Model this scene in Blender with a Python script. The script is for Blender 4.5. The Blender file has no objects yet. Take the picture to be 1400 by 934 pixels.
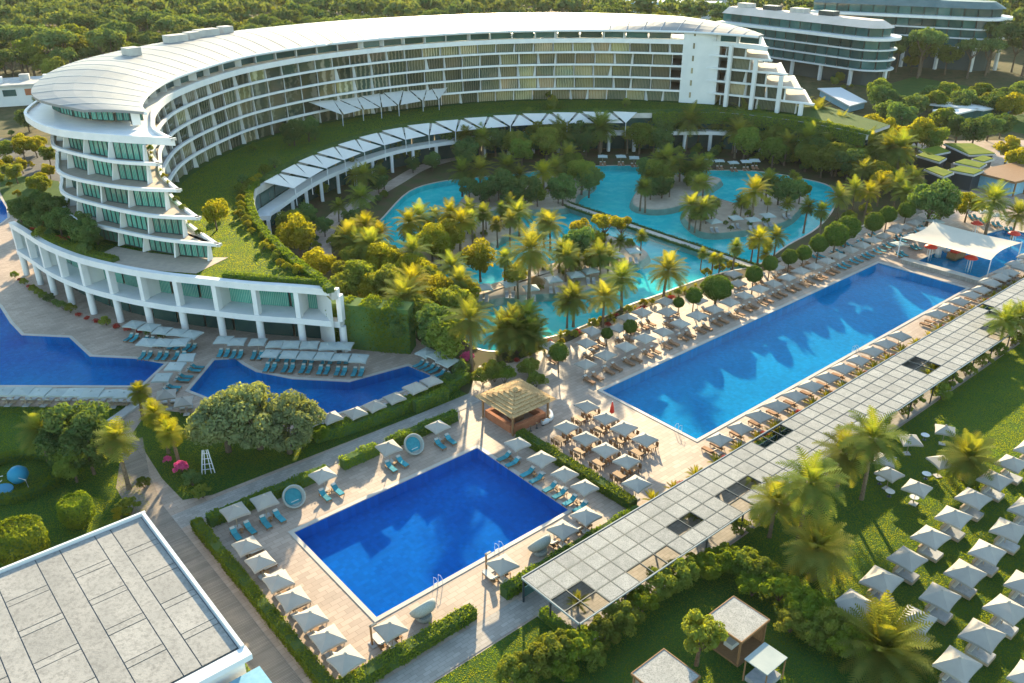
import bpy, math, random
import numpy as np
from mathutils import Vector, Matrix
from mathutils.geometry import tessellate_polygon

random.seed(7)
RNG = np.random.default_rng(7)
R = math.radians

# ------------------------------------------------------------------ camera, sky, sun, exposure
SC = bpy.context.scene
COL = SC.collection
F, PIT, ROLL, YAW, CAMH = 1171.594, 0.459213, -0.005726, 0.702138, 59.0   # focal length in px of a 1400 px wide frame
cam = bpy.data.cameras.new("camera")
cam.sensor_width = 36.0
cam.sensor_fit = 'HORIZONTAL'
cam.lens = 36.0 * F / 1400.0
cam.clip_start, cam.clip_end = 1.0, 9000.0
camo = bpy.data.objects.new("camera", cam)
COL.objects.link(camo)
camo.matrix_world = (Matrix.Translation((0, 0, CAMH)) @ Matrix.Rotation(math.pi / 2 - PIT, 4, 'X')
                     @ Matrix.Rotation(ROLL, 4, 'Z'))
SC.camera = camo

SUN_EL, SUN_AZ = R(15.8), R(0.6)     # azimuth from +Y (straight ahead of the camera) towards +X
world = bpy.data.worlds.new("World")
SC.world = world
world.use_nodes = True
_nt = world.node_tree
for _n in list(_nt.nodes):
    _nt.nodes.remove(_n)
_sky = _nt.nodes.new("ShaderNodeTexSky")
_sky.sky_type = 'NISHITA'
_sky.sun_disc = False
_sky.sun_elevation = SUN_EL
_sky.sun_rotation = SUN_AZ
_sky.altitude = 50
_sky.air_density, _sky.dust_density, _sky.ozone_density = 1.0, 0.5, 0.35
_bg = _nt.nodes.new("ShaderNodeBackground")
_bg.inputs[1].default_value = 0.132
_wo = _nt.nodes.new("ShaderNodeOutputWorld")
_tint = _nt.nodes.new("ShaderNodeMix")          # white balance of the whole sky
_tint.data_type, _tint.blend_type = 'RGBA', 'MULTIPLY'
_tint.inputs[0].default_value = 1.0
_tint.inputs[7].default_value = (0.95, 1.04, 1.0, 1)
_nt.links.new(_sky.outputs[0], _tint.inputs[6])
_nt.links.new(_tint.outputs[2], _bg.inputs[0])
_nt.links.new(_bg.outputs[0], _wo.inputs[0])

_sl = bpy.data.lights.new("sun", 'SUN')
_sl.energy = 5.0
_sl.angle = R(0.9)
_sl.color = (1.0, 0.80, 0.49)
_so = bpy.data.objects.new("sun", _sl)
COL.objects.link(_so)
_d = Vector((math.sin(SUN_AZ) * math.cos(SUN_EL), math.cos(SUN_AZ) * math.cos(SUN_EL), math.sin(SUN_EL)))
_so.rotation_euler = _d.to_track_quat('Z', 'Y').to_euler()

SC.view_settings.view_transform = 'Standard'
SC.view_settings.look = 'None'
SC.view_settings.exposure = 1.97
SC.view_settings.gamma = 1.0
HAZE = 0.000028
SC.cycles.max_bounces = 6
SC.cycles.volume_bounces = 0
SC.cycles.diffuse_bounces = 3
SC.cycles.glossy_bounces = 3
SC.cycles.transmission_bounces = 4
SC.cycles.transparent_max_bounces = 8
SC.cycles.sample_clamp_indirect = 2.0
SC.cycles.use_denoising = True
SC.cycles.use_adaptive_sampling = False
SC.cycles.caustics_reflective = False
SC.cycles.caustics_refractive = False

# ------------------------------------------------------------------ survey helpers: a sighted point -> its place on a level plane
_cp, _sp, _cr, _sr = math.cos(PIT), math.sin(PIT), math.cos(ROLL), math.sin(ROLL)
CU, SU = math.cos(YAW), math.sin(YAW)
def W(px, py, z=0.0):
    a, b = px - 700, py - 467
    X = _cr * a + _sr * b; Y = -_sr * a + _cr * b
    rx = X / F; up = -Y / F
    t = (z - CAMH) / (-_sp + up * _cp)
    return Vector((rx * t, (_cp + up * _sp) * t, z))
def PX(p):
    x, y, z = p[0], p[1], p[2] - CAMH
    d = y * _cp - z * _sp
    return (700 + F * x / d, 467 - F * (y * _sp + z * _cp) / d)
def U(u, v, z=0.0):                       # the pool grid
    return Vector((u * CU - v * SU, u * SU + v * CU, z))
def toUV(p):
    return (p[0] * CU + p[1] * SU, -p[0] * SU + p[1] * CU)
def WP(pts, z=0.0):
    return [W(x, y, z) for x, y in pts]
def UP(pts, z=0.0):
    return [U(u, v, z) for u, v in pts]

# ------------------------------------------------------------------ materials
MATS = {}
def _mix(nt, fac, a, b, typ='RGBA', blend='MIX'):
    n = nt.nodes.new("ShaderNodeMix")
    n.data_type = typ
    if typ == 'RGBA':
        n.blend_type = blend
        ia, ib, o = n.inputs[6], n.inputs[7], n.outputs[2]
    else:
        ia, ib, o = n.inputs[2], n.inputs[3], n.outputs[0]
    for s, v in ((n.inputs[0], fac), (ia, a), (ib, b)):
        if hasattr(v, 'links'):
            nt.links.new(v, s)
        elif v is not None:
            s.default_value = (*v, 1) if isinstance(v, (tuple, list)) and len(v) == 3 else v
    return o
def _pos(nt, rot=0.0, scale=(1, 1, 1), obj=False):
    mp = nt.nodes.new("ShaderNodeMapping")
    mp.inputs['Rotation'].default_value = (0, 0, rot)
    mp.inputs['Scale'].default_value = scale
    if obj:
        tc = nt.nodes.new("ShaderNodeTexCoord")
        nt.links.new(tc.outputs['Object'], mp.inputs[0])
    else:
        g = nt.nodes.new("ShaderNodeNewGeometry")
        nt.links.new(g.outputs['Position'], mp.inputs[0])
    return mp.outputs[0]
def _noise(nt, vec, scale, detail=3, rough=.55):
    n = nt.nodes.new("ShaderNodeTexNoise")
    n.inputs['Scale'].default_value = scale
    n.inputs['Detail'].default_value = detail
    n.inputs['Roughness'].default_value = rough
    nt.links.new(vec, n.inputs['Vector'])
    return n.outputs['Fac']
def _ramp(nt, fac, lo, hi):
    n = nt.nodes.new("ShaderNodeMapRange")
    n.inputs[1].default_value = lo; n.inputs[2].default_value = hi
    nt.links.new(fac, n.inputs[0])
    return n.outputs[0]
def mat(name, a, b=None, c=None, scale=1.0, fine=None, rough=.7, metal=0, spec=.1, bump=0, bscale=None, bdist=.05,
        stretch=(1, 1, 1), rot=0.0, obj=False, rnd=0.0, hue=0.0, trans=0.0, tcol=None, brick=None, wave=None, coat=0, lo=.35, hi=.65):
    """two-tone noise material; brick=(w,h,mortar colour,mortar width); wave=(scale, colour, rot); trans = share of light let through leaves"""
    m = bpy.data.materials.new(name)
    m.use_nodes = True
    nt = m.node_tree
    p = nt.nodes['Principled BSDF']
    out = nt.nodes['Material Output']
    vec = _pos(nt, rot, stretch, obj)
    col = None
    if b is None:
        rgb = nt.nodes.new("ShaderNodeRGB"); rgb.outputs[0].default_value = (*a, 1); col = rgb.outputs[0]
    else:
        n1 = _ramp(nt, _noise(nt, vec, scale, 4), lo, hi)
        col = _mix(nt, n1, a, b)
    if c is not None:
        n2 = _ramp(nt, _noise(nt, vec, fine or scale * 7, 3), .45, .7)
        col = _mix(nt, n2, col, c)
    if brick:
        bt = nt.nodes.new("ShaderNodeTexBrick")
        bv = _pos(nt, -YAW if rot == 0 else rot, (1, 1, 1), obj)
        nt.links.new(bv, bt.inputs['Vector'])
        bt.inputs['Scale'].default_value = 1.0
        bt.inputs['Brick Width'].default_value = brick[0]
        bt.inputs['Row Height'].default_value = brick[1]
        bt.inputs['Mortar Size'].default_value = brick[3]
        bt.offset = brick[4] if len(brick) > 4 else 0.0
        bt.inputs['Color1'].default_value = (.82, .82, .82, 1)
        bt.inputs['Color2'].default_value = (1.06, 1.06, 1.06, 1)
        bt.inputs['Mortar'].default_value = (*brick[2], 1)
        col = _mix(nt, 1.0, col, bt.outputs['Color'], blend='MULTIPLY')
    if wave:
        wv = nt.nodes.new("ShaderNodeTexWave")
        wv.inputs['Scale'].default_value = wave[0]
        wv.inputs['Distortion'].default_value = wave[3] if len(wave) > 3 else .6
        nt.links.new(_pos(nt, wave[2], (1, 1, 1), obj), wv.inputs['Vector'])
        f = _ramp(nt, wv.outputs['Fac'], .55, .95)
        col = _mix(nt, f, col, wave[1])
    if rnd or hue:
        oi = nt.nodes.new("ShaderNodeObjectInfo")
        hs = nt.nodes.new("ShaderNodeHueSaturation")
        v = nt.nodes.new("ShaderNodeMapRange")
        v.inputs[3].default_value = 1 - rnd; v.inputs[4].default_value = 1 + rnd
        nt.links.new(oi.outputs['Random'], v.inputs[0])
        nt.links.new(v.outputs[0], hs.inputs['Value'])
        if hue:
            mu = nt.nodes.new("ShaderNodeMath"); mu.operation = 'MULTIPLY'; mu.inputs[1].default_value = 7.31
            fr = nt.nodes.new("ShaderNodeMath"); fr.operation = 'FRACT'
            nt.links.new(oi.outputs['Random'], mu.inputs[0]); nt.links.new(mu.outputs[0], fr.inputs[0])
            h = nt.nodes.new("ShaderNodeMapRange")
            h.inputs[3].default_value = .5 - hue; h.inputs[4].default_value = .5 + hue
            nt.links.new(fr.outputs[0], h.inputs[0]); nt.links.new(h.outputs[0], hs.inputs['Hue'])
        nt.links.new(col, hs.inputs['Color'])
        col = hs.outputs[0]
    nt.links.new(col, p.inputs['Base Color'])
    p.inputs['Roughness'].default_value = rough
    p.inputs['Metallic'].default_value = metal
    p.inputs['Specular IOR Level'].default_value = spec
    if coat:
        p.inputs['Coat Weight'].default_value = coat
        p.inputs['Coat Roughness'].default_value = .05
    if bump:
        bn = nt.nodes.new("ShaderNodeBump")
        bn.inputs['Strength'].default_value = bump
        bn.inputs['Distance'].default_value = bdist
        nt.links.new(_noise(nt, vec, bscale or scale * 6, 4), bn.inputs['Height'])
        nt.links.new(bn.outputs[0], p.inputs['Normal'])
    if trans:
        tr = nt.nodes.new("ShaderNodeBsdfTranslucent")
        tc = _mix(nt, 1.0, col, tcol or (1.5, 1.25, .6), blend='MULTIPLY')
        nt.links.new(tc, tr.inputs[0])
        mx = nt.nodes.new("ShaderNodeMixShader")
        mx.inputs[0].default_value = trans
        nt.links.new(p.outputs[0], mx.inputs[1]); nt.links.new(tr.outputs[0], mx.inputs[2])
        nt.links.new(mx.outputs[0], out.inputs[0])
    MATS[name] = m
    return m
def water_mat(name, tint, ripple=.12, scale=1.2):
    m = bpy.data.materials.new(name)
    m.use_nodes = True
    nt = m.node_tree
    nt.nodes.remove(nt.nodes['Principled BSDF'])
    out = nt.nodes['Material Output']
    vec = _pos(nt, .4, (1, 1.6, 1))
    bn = nt.nodes.new("ShaderNodeBump")
    bn.inputs['Strength'].default_value = ripple
    bn.inputs['Distance'].default_value = .05
    nt.links.new(_noise(nt, vec, scale, 3), bn.inputs['Height'])
    tr = nt.nodes.new("ShaderNodeBsdfTransparent"); tr.inputs[0].default_value = (*tint, 1)
    gl = nt.nodes.new("ShaderNodeBsdfGlossy"); gl.inputs['Roughness'].default_value = .04
    fr = nt.nodes.new("ShaderNodeFresnel")
    ge = nt.nodes.new("ShaderNodeNewGeometry")     # the node inverts the index on back faces: undo that so light enters, but raise it to dim sun on the floor
    mr = nt.nodes.new("ShaderNodeMapRange")
    mr.inputs[3].default_value = 1.06; mr.inputs[4].default_value = 1 / 2.8
    nt.links.new(ge.outputs['Backfacing'], mr.inputs[0]); nt.links.new(mr.outputs[0], fr.inputs[0])
    mx = nt.nodes.new("ShaderNodeMixShader")
    nt.links.new(bn.outputs[0], gl.inputs['Normal']); nt.links.new(bn.outputs[0], fr.inputs['Normal'])
    nt.links.new(fr.outputs[0], mx.inputs[0]); nt.links.new(tr.outputs[0], mx.inputs[1]); nt.links.new(gl.outputs[0], mx.inputs[2])
    nt.links.new(mx.outputs[0], out.inputs[0])
    MATS[name] = m
    return m

mat('soil', (.085, .06, .035), (.05, .065, .02), scale=.25, rough=.95)
mat('forest_floor', (.05, .055, .02), (.11, .085, .04), scale=.03, rough=1, c=(.035, .05, .015), fine=.4)
mat('lawn', (.034, .100, .022), (.055, .122, .024), (.085, .12, .025), scale=.22, fine=5.5, rough=.9, spec=.1, bump=.9, bscale=14, bdist=.07, trans=.3, tcol=(1.8, 1.5, .3))
mat('paving', (.405, .312, .250), (.335, .262, .212), scale=.18, rough=.62, brick=(1.2, .6, (.66, .62, .58), .022, .5), bump=.15, bscale=9, spec=.12)
mat('paving_grey', (.34, .31, .28), (.27, .25, .225), scale=.3, rough=.7, brick=(.8, .4, (.7, .68, .66), .02, .5))
mat('boardwalk', (.30, .25, .205), (.23, .195, .165), scale=.5, rough=.75, stretch=(1, 1, 1), brick=(6.0, .16, (.35, .33, .3), .018, .3))
mat('coping', (.43, .395, .345), (.37, .34, .30), scale=.7, rough=.5)
mat('pool_tile', (.001, .15, .52), (.001, .125, .46), scale=.12, rough=.9, spec=.02, brick=(.5, .5, (.7, .8, .95), .02, 0.0))
mat('pool_tile_long', (.001, .30, .55), (.001, .255, .49), scale=.1, rough=.9, spec=.02, brick=(.5, .5, (.7, .8, .95), .02, 0.0))
mat('pool_tile_deep', (.002, .12, .40), (.003, .24, .52), scale=.06, rough=.9, spec=.02, brick=(.5, .5, (.75, .82, .95), .02, 0.0))
mat('lagoon_floor', (.015, .46, .50), (.03, .54, .54), (.10, .60, .58), scale=.06, fine=.5, rough=.9, spec=.02)
water_mat('water', (.70, .94, 1.0), .07, 1.6)
water_mat('water_lagoon', (.62, .97, .99), .10, 1.1)
mat('sand', (.42, .35, .275), (.345, .29, .23), scale=.6, rough=.95, bump=.4, bscale=4)
mat('white_render', (.62, .62, .61), (.55, .56, .56), scale=.25, rough=.55)
mat('white_band', (.66, .66, .66), (.59, .60, .61), scale=.5, rough=.45)
mat('roof_metal', (.20, .205, .208), (.16, .168, .172), scale=.12, rough=.5, metal=0, spec=.2, rnd=.08)
mat('roof_seam', (.42, .43, .45), rough=.5)
mat('soffit', (.70, .71, .72), rough=.6)
mat('glass_front', (.02, .15, .13), (.05, .24, .20), scale=.5, rough=.06, spec=.9, wave=(1.1, (.20, .36, .28), .6, 1.5), rnd=.35)
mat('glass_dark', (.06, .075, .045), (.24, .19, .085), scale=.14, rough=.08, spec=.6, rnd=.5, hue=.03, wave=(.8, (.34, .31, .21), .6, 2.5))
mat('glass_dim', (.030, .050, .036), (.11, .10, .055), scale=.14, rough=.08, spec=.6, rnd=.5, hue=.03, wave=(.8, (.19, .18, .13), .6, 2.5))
mat('glass_far', (.015, .06, .065), (.035, .095, .09), scale=.2, rough=.08, spec=.8, rnd=.5)
mat('mullion', (.05, .07, .07), rough=.4)
mat('balcony_floor', (.40, .33, .26), (.33, .28, .23), scale=1.2, rough=.7)
mat('concrete', (.45, .44, .42), (.36, .35, .34), scale=.6, rough=.8)
mat('gravel_panel', (.35, .345, .325), (.28, .28, .265), (.18, .18, .172), scale=1.4, fine=9, rough=.95, bump=.7, bscale=16, rnd=.10)
mat('membrane', (.31, .30, .283), (.255, .25, .238), (.20, .195, .186), scale=.35, fine=3.0, rough=.85, bump=.4, bscale=7, rnd=.07, stretch=(1, 1, 1))
mat('roof_teal', (.07, .115, .12), (.10, .15, .155), scale=.2, rough=.5)
mat('fascia_grey', (.20, .24, .26), rough=.4)
mat('steel_dark', (.06, .075, .085), rough=.4, metal=.6)
mat('steel_white', (.58, .60, .62), rough=.35)
mat('steel_blue', (.22, .42, .55), (.18, .36, .48), scale=2, rough=.4)
mat('canvas', (.37, .345, .31), (.325, .305, .28), scale=.8, rough=.85, trans=.12, tcol=(1, .95, .82), rnd=.08)
mat('canvas_shade_tint', (.40, .44, .42), (.35, .395, .385), scale=.8, rough=.85, trans=.12, tcol=(1, 1, .92), rnd=.08)  # teal cast of shade put into the canvas colour
mat('sailcloth', (.82, .80, .76), (.76, .74, .71), scale=.3, rough=.7, trans=.30, tcol=(1, .96, .88))
mat('sail_cream', (.60, .54, .45), (.54, .49, .41), scale=.3, rough=.8, trans=.18, tcol=(1, .93, .8))
mat('glass_lobby', (.012, .045, .045), (.03, .07, .06), scale=.3, rough=.06, spec=.6, rnd=.4)
mat('cushion_teal', (.035, .20, .26), (.05, .25, .30), scale=3, rough=.85, rnd=.2)
mat('cushion_brown', (.24, .13, .075), (.30, .17, .10), scale=3, rough=.85, rnd=.25)
mat('cushion_grey', (.30, .31, .32), (.38, .38, .38), scale=3, rough=.85, rnd=.2)
mat('cushion_white', (.5, .48, .44), rough=.85, rnd=.1)
mat('wood', (.20, .11, .055), (.28, .16, .08), scale=2.5, stretch=(1, 8, 1), rough=.6, rnd=.15)
mat('wood_pale', (.42, .33, .23), (.34, .26, .18), scale=2.5, rough=.65, rnd=.1)
mat('wicker', (.34, .36, .33), (.24, .26, .25), scale=14, rough=.8)
mat('thatch', (.50, .34, .17), (.36, .23, .11), (.24, .15, .07), scale=.7, fine=6, rough=.95, bump=.8, bscale=10, rnd=.12)
mat('bark', (.15, .11, .075), (.09, .065, .045), scale=3, rough=.95, bump=.6, bscale=10)
mat('palm_bark', (.20, .15, .10), (.12, .085, .055), scale=5, rough=.95, bump=.8, bscale=9)
LT = (1.9, 1.6, .35)
mat('leaf', (.115, .165, .036), (.165, .195, .040), scale=.8, rough=.9, spec=.03, rnd=.28, hue=.018, trans=.42, tcol=LT)
mat('leaf_dark', (.070, .130, .048), (.110, .160, .050), scale=.8, rough=.85, spec=.04, rnd=.25, hue=.015, trans=.34, tcol=(1.8, 1.6, .35))
mat('leaf_pine', (.075, .125, .045), (.125, .160, .050), scale=.3, rough=.9, spec=.02, rnd=.32, hue=.02, trans=.30, tcol=(1.8, 1.55, .4))
mat('leaf_forest', (.060, .110, .042), (.140, .165, .058), (.09, .13, .04), scale=.035, fine=.25, rough=.95, spec=.02, trans=.30, tcol=(1.8, 1.5, .4))
mat('leaf_gold', (.190, .205, .025), (.250, .230, .028), scale=.8, rough=.9, spec=.03, rnd=.2, hue=.012, trans=.46, tcol=(1.8, 1.6, .3))
mat('leaf_olive', (.135, .180, .095), (.180, .215, .105), scale=.8, rough=.9, spec=.03, rnd=.15, trans=.38, tcol=(1.7, 1.45, .4))
mat('leaf_hedge', (.100, .165, .024), (.150, .200, .028), scale=1.5, rough=.9, spec=.03, rnd=.18, hue=.012, trans=.42, tcol=(2.0, 1.7, .3))
mat('leaf_topiary', (.060, .110, .022), (.090, .135, .026), scale=1.5, rough=.9, spec=.03, rnd=.15, hue=.01, trans=.34, tcol=(2.0, 1.7, .3))
mat('frond', (.115, .160, .040), (.165, .185, .046), scale=1.2, rough=.9, spec=.02, rnd=.3, hue=.024, trans=.47, tcol=(2.2, 1.75, .35))
mat('frond_dry', (.22, .145, .06), (.28, .185, .08), scale=1.5, rough=.95, spec=.02, rnd=.2, trans=.3, tcol=(1.3, 1.1, .6))
mat('flower_pink', (.55, .06, .22), (.70, .14, .32), scale=2, rough=.7, trans=.3, tcol=(1.2, 1, 1))
mat('flower_red', (.30, .035, .025), (.40, .07, .05), scale=2, rough=.7, trans=.25, tcol=(1.2, 1, 1))
mat('red_paint', (.55, .06, .04), (.50, .05, .035), scale=2, rough=.4)
mat('terracotta', (.38, .15, .08), (.32, .12, .06), scale=1.5, rough=.85)
mat('grass_blade', (.062, .130, .024), (.095, .150, .026), scale=.35, rough=.9, spec=.02, trans=.64, tcol=(4.2, 2.7, .16))
mat('grass_roof', (.10, .16, .012), (.16, .19, .016), scale=.4, rough=.95, trans=.25, tcol=(1.6, 1.4, .3), bump=.8, bscale=8)
mat('roof_pale', (.60, .50, .44), (.52, .44, .38), scale=.2, rough=.7)
mat('blue_rubber', (.03, .24, .38), (.02, .19, .32), scale=.4, rough=.5)
mat('white_plastic', (.62, .62, .62), rough=.35)
mat('asphalt', (.10, .10, .10), (.075, .075, .075), scale=.4, rough=.9)

# ------------------------------------------------------------------ mesh helpers
class MB:
    def __init__(s):
        s.v, s.f = [], []
    def add(s, vs, fs):
        o = len(s.v)
        s.v += [tuple(p) for p in vs]
        s.f += [tuple(i + o for i in f) for f in fs]
        return s
    def box(s, c, size, rz=0.0, tilt=0.0):
        M = Matrix.Rotation(rz, 3, 'Z') @ Matrix.Rotation(tilt, 3, 'Y')
        hx, hy, hz = size[0] / 2, size[1] / 2, size[2] / 2
        vs = [Vector(c) + M @ Vector((x * hx, y * hy, z * hz)) for z in (-1, 1) for x, y in ((-1, -1), (1, -1), (1, 1), (-1, 1))]
        return s.add(vs, [(3, 2, 1, 0), (4, 5, 6, 7), (0, 1, 5, 4), (1, 2, 6, 5), (2, 3, 7, 6), (3, 0, 4, 7)])
    def prism(s, poly, z0, z1, bottom=True):
        poly = ccw(poly)
        n = len(poly)
        vs = [(p[0], p[1], z0) for p in poly] + [(p[0], p[1], z1) for p in poly]
        fs = [tuple(range(n, 2 * n))]
        if bottom:
            fs.append(tuple(range(n - 1, -1, -1)))
        fs += [(i, (i + 1) % n, n + (i + 1) % n, n + i) for i in range(n)]
        return s.add(vs, fs)
    def bar(s, a, b, w, h=None, up=Vector((0, 0, 1))):
        a, b = Vector(a), Vector(b)
        d = (b - a)
        if d.length < 1e-6:
            return s
        d.normalize()
        if abs(d.dot(up)) > .98:
            up = Vector((1, 0, 0))
        x = d.cross(up).normalized() * (w / 2)
        y = x.cross(d).normalized() * ((h or w) / 2)
        vs = [p + q for p in (a, b) for q in (-x - y, x - y, x + y, -x + y)]
        return s.add(vs, [(0, 1, 2, 3), (7, 6, 5, 4), (0, 4, 5, 1), (1, 5, 6, 2), (2, 6, 7, 3), (3, 7, 4, 0)])
    def tube(s, pts, rad, n=8, cap=True):
        pts = [Vector(p) for p in pts]
        if not isinstance(rad, (list, tuple)):
            rad = [rad] * len(pts)
        vs, fs = [], []
        for i, p in enumerate(pts):
            d = (pts[min(i + 1, len(pts) - 1)] - pts[max(i - 1, 0)]).normalized()
            a = d.orthogonal().normalized() if abs(d.z) < .9 else d.cross(Vector((0, 1, 0))).normalized()
            b = d.cross(a)
            vs += [p + (a * math.cos(2 * math.pi * k / n) + b * math.sin(2 * math.pi * k / n)) * rad[i] for k in range(n)]
        for i in range(len(pts) - 1):
            fs += [(i * n + k, i * n + (k + 1) % n, (i + 1) * n + (k + 1) % n, (i + 1) * n + k) for k in range(n)]
        if cap:
            fs += [tuple(range(n - 1, -1, -1)), tuple(range((len(pts) - 1) * n, len(pts) * n))]
        return s.add(vs, fs)
    def lathe(s, prof, n=16, c=(0, 0, 0)):
        vs = [(c[0] + r * math.cos(2 * math.pi * k / n), c[1] + r * math.sin(2 * math.pi * k / n), c[2] + z) for r, z in prof for k in range(n)]
        fs = [(i * n + k, i * n + (k + 1) % n, (i + 1) * n + (k + 1) % n, (i + 1) * n + k) for i in range(len(prof) - 1) for k in range(n)]
        fs += [tuple(range(n - 1, -1, -1)), tuple(range((len(prof) - 1) * n, len(prof) * n))]
        return s.add(vs, fs)
    def mesh(s, name, m, smooth=False):
        me = bpy.data.meshes.new(name)
        me.from_pydata(s.v, [], s.f)
        me.materials.append(MATS[m])
        if smooth:
            me.polygons.foreach_set('use_smooth', [True] * len(me.polygons))
        return me
    def build(s, name, m, parent=None, smooth=False):
        return obj(name, s.mesh(name, m, smooth), parent)
def np_mesh(name, v, q, m, smooth=False):
    """v (N,3) array, q (M,4) array of quads"""
    me = bpy.data.meshes.new(name)
    me.vertices.add(len(v)); me.vertices.foreach_set('co', np.ascontiguousarray(v, np.float32).ravel())
    k = q.shape[1]
    me.loops.add(q.size); me.loops.foreach_set('vertex_index', np.ascontiguousarray(q, np.int32).ravel())
    me.polygons.add(len(q)); me.polygons.foreach_set('loop_start', np.arange(0, q.size, k, dtype=np.int32))
    me.update(calc_edges=True)
    me.materials.append(MATS[m])
    if smooth:
        me.polygons.foreach_set('use_smooth', np.ones(len(q), bool))
    return me
def area(poly):
    return sum(poly[i][0] * poly[(i + 1) % len(poly)][1] - poly[(i + 1) % len(poly)][0] * poly[i][1] for i in range(len(poly))) / 2
def ccw(poly):
    return list(poly) if area(poly) > 0 else list(poly)[::-1]
def inside(p, poly):
    r = False
    j = len(poly) - 1
    for i in range(len(poly)):
        if (poly[i][1] > p[1]) != (poly[j][1] > p[1]) and p[0] < (poly[j][0] - poly[i][0]) * (p[1] - poly[i][1]) / (poly[j][1] - poly[i][1]) + poly[i][0]:
            r = not r
        j = i
    return r
def spline(pts, n=8, closed=False):
    """Catmull-Rom"""
    pts = [Vector(p) for p in pts]
    N = len(pts)
    out = []
    for i in range(N if closed else N - 1):
        g = (lambda k: pts[k % N]) if closed else (lambda k: pts[max(0, min(N - 1, k))])
        p0, p1, p2, p3 = g(i - 1), g(i), g(i + 1), g(i + 2)
        for k in range(n):
            t = k / n
            out.append(.5 * ((2 * p1) + (p2 - p0) * t + (2 * p0 - 5 * p1 + 4 * p2 - p3) * t * t + (3 * p1 - p0 - 3 * p2 + p3) * t ** 3))
    if not closed:
        out.append(pts[-1])
    return out
def resample(pts, step=None, n=None):
    pts = [Vector(p) for p in pts]
    L = [0]
    for a, b in zip(pts, pts[1:]):
        L.append(L[-1] + (b - a).length)
    n = n or max(2, int(round(L[-1] / step)) + 1)
    out, j = [], 0
    for k in range(n):
        d = L[-1] * k / (n - 1)
        while j < len(L) - 2 and L[j + 1] < d:
            j += 1
        s = L[j + 1] - L[j]
        out.append(pts[j].lerp(pts[j + 1], (d - L[j]) / s if s else 0))
    return out
def offset(pts, d):
    """shift an open plan line to its left by d"""
    out = []
    for i, p in enumerate(pts):
        t = pts[min(i + 1, len(pts) - 1)] - pts[max(i - 1, 0)]
        n = Vector((-t.y, t.x, 0))
        n.normalize()
        out.append(p + n * d)
    return out

# ------------------------------------------------------------------ object helpers
def obj(name, data, parent=None):
    o = bpy.data.objects.new(name, data)
    COL.objects.link(o)
    if parent is not None:
        o.parent = parent
    return o
PENDING = {}
def tag(o, label, cat, group=None, order=None):
    """label may hold {n}: filled with 'first', 'second' ... along the group's order (left to right unless order is given)"""
    o['category'] = cat
    if group:
        o['group'] = group
    if '{n}' in label:
        PENDING.setdefault((label, group), []).append((order, o))
    else:
        o['label'] = label
    return o
def thing(name, label, cat, loc=(0, 0, 0), rz=0.0, sc=1.0, group=None, order=None):
    o = obj(name, None)
    o.empty_display_size = .3
    o.location = loc
    o.rotation_euler = (0, 0, rz)
    if sc != 1.0:
        o.scale = (sc, sc, sc) if not isinstance(sc, (tuple, list)) else sc
    return tag(o, label, cat, group, order)
def struct(o, kind='structure', label=None, cat=None):
    o['kind'] = kind
    if label:
        o['label'] = label
    if cat:
        o['category'] = cat
    return o
_ONES = ['', 'first', 'second', 'third', 'fourth', 'fifth', 'sixth', 'seventh', 'eighth', 'ninth', 'tenth', 'eleventh', 'twelfth', 'thirteenth',
         'fourteenth', 'fifteenth', 'sixteenth', 'seventeenth', 'eighteenth', 'nineteenth']
_TENS = ['', '', 'twent', 'thirt', 'fort', 'fift', 'sixt', 'sevent', 'eight', 'ninet']
def ordinal(n):
    if n < 20:
        return _ONES[n]
    if n > 99:
        return '%d%s' % (n, 'th' if n % 100 in (11, 12, 13) else {1: 'st', 2: 'nd', 3: 'rd'}.get(n % 10, 'th'))
    return _TENS[n // 10] + 'ieth' if n % 10 == 0 else _TENS[n // 10] + 'y-' + _ONES[n % 10]
def finish_labels():
    for (label, group), items in PENDING.items():
        items.sort(key=lambda t: t[0] if t[0] is not None else PX(t[1].location)[0])
        for i, (_, o) in enumerate(items):
            o['label'] = label.replace('{n}', ordinal(i + 1))
def kit(thing_obj, parts):
    """parts: list of (name, mesh, [(name, mesh)...])"""
    for name, me, subs in parts:
        p = obj(name, me, thing_obj)
        for sn, sm in subs:
            obj(sn, sm, p)
    return thing_obj
def sheet(name, outer, holes, z, m, kind='structure'):
    """a level sheet of ground with holes"""
    loops = [[Vector((p[0], p[1], 0)) for p in outer]] + [[Vector((p[0], p[1], 0)) for p in h] for h in holes]
    vs = [(p.x, p.y, z) for l in loops for p in l]
    tris = tessellate_polygon(loops)
    fs = []
    for a, b, c in tris:
        A, B, C = vs[a], vs[b], vs[c]
        cr = (B[0] - A[0]) * (C[1] - A[1]) - (B[1] - A[1]) * (C[0] - A[0])
        if abs(cr) < 1e-9:
            continue
        fs.append((a, b, c) if cr > 0 else (a, c, b))
    mb = MB().add(vs, fs)
    return struct(mb.build(name, m), kind)
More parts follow.
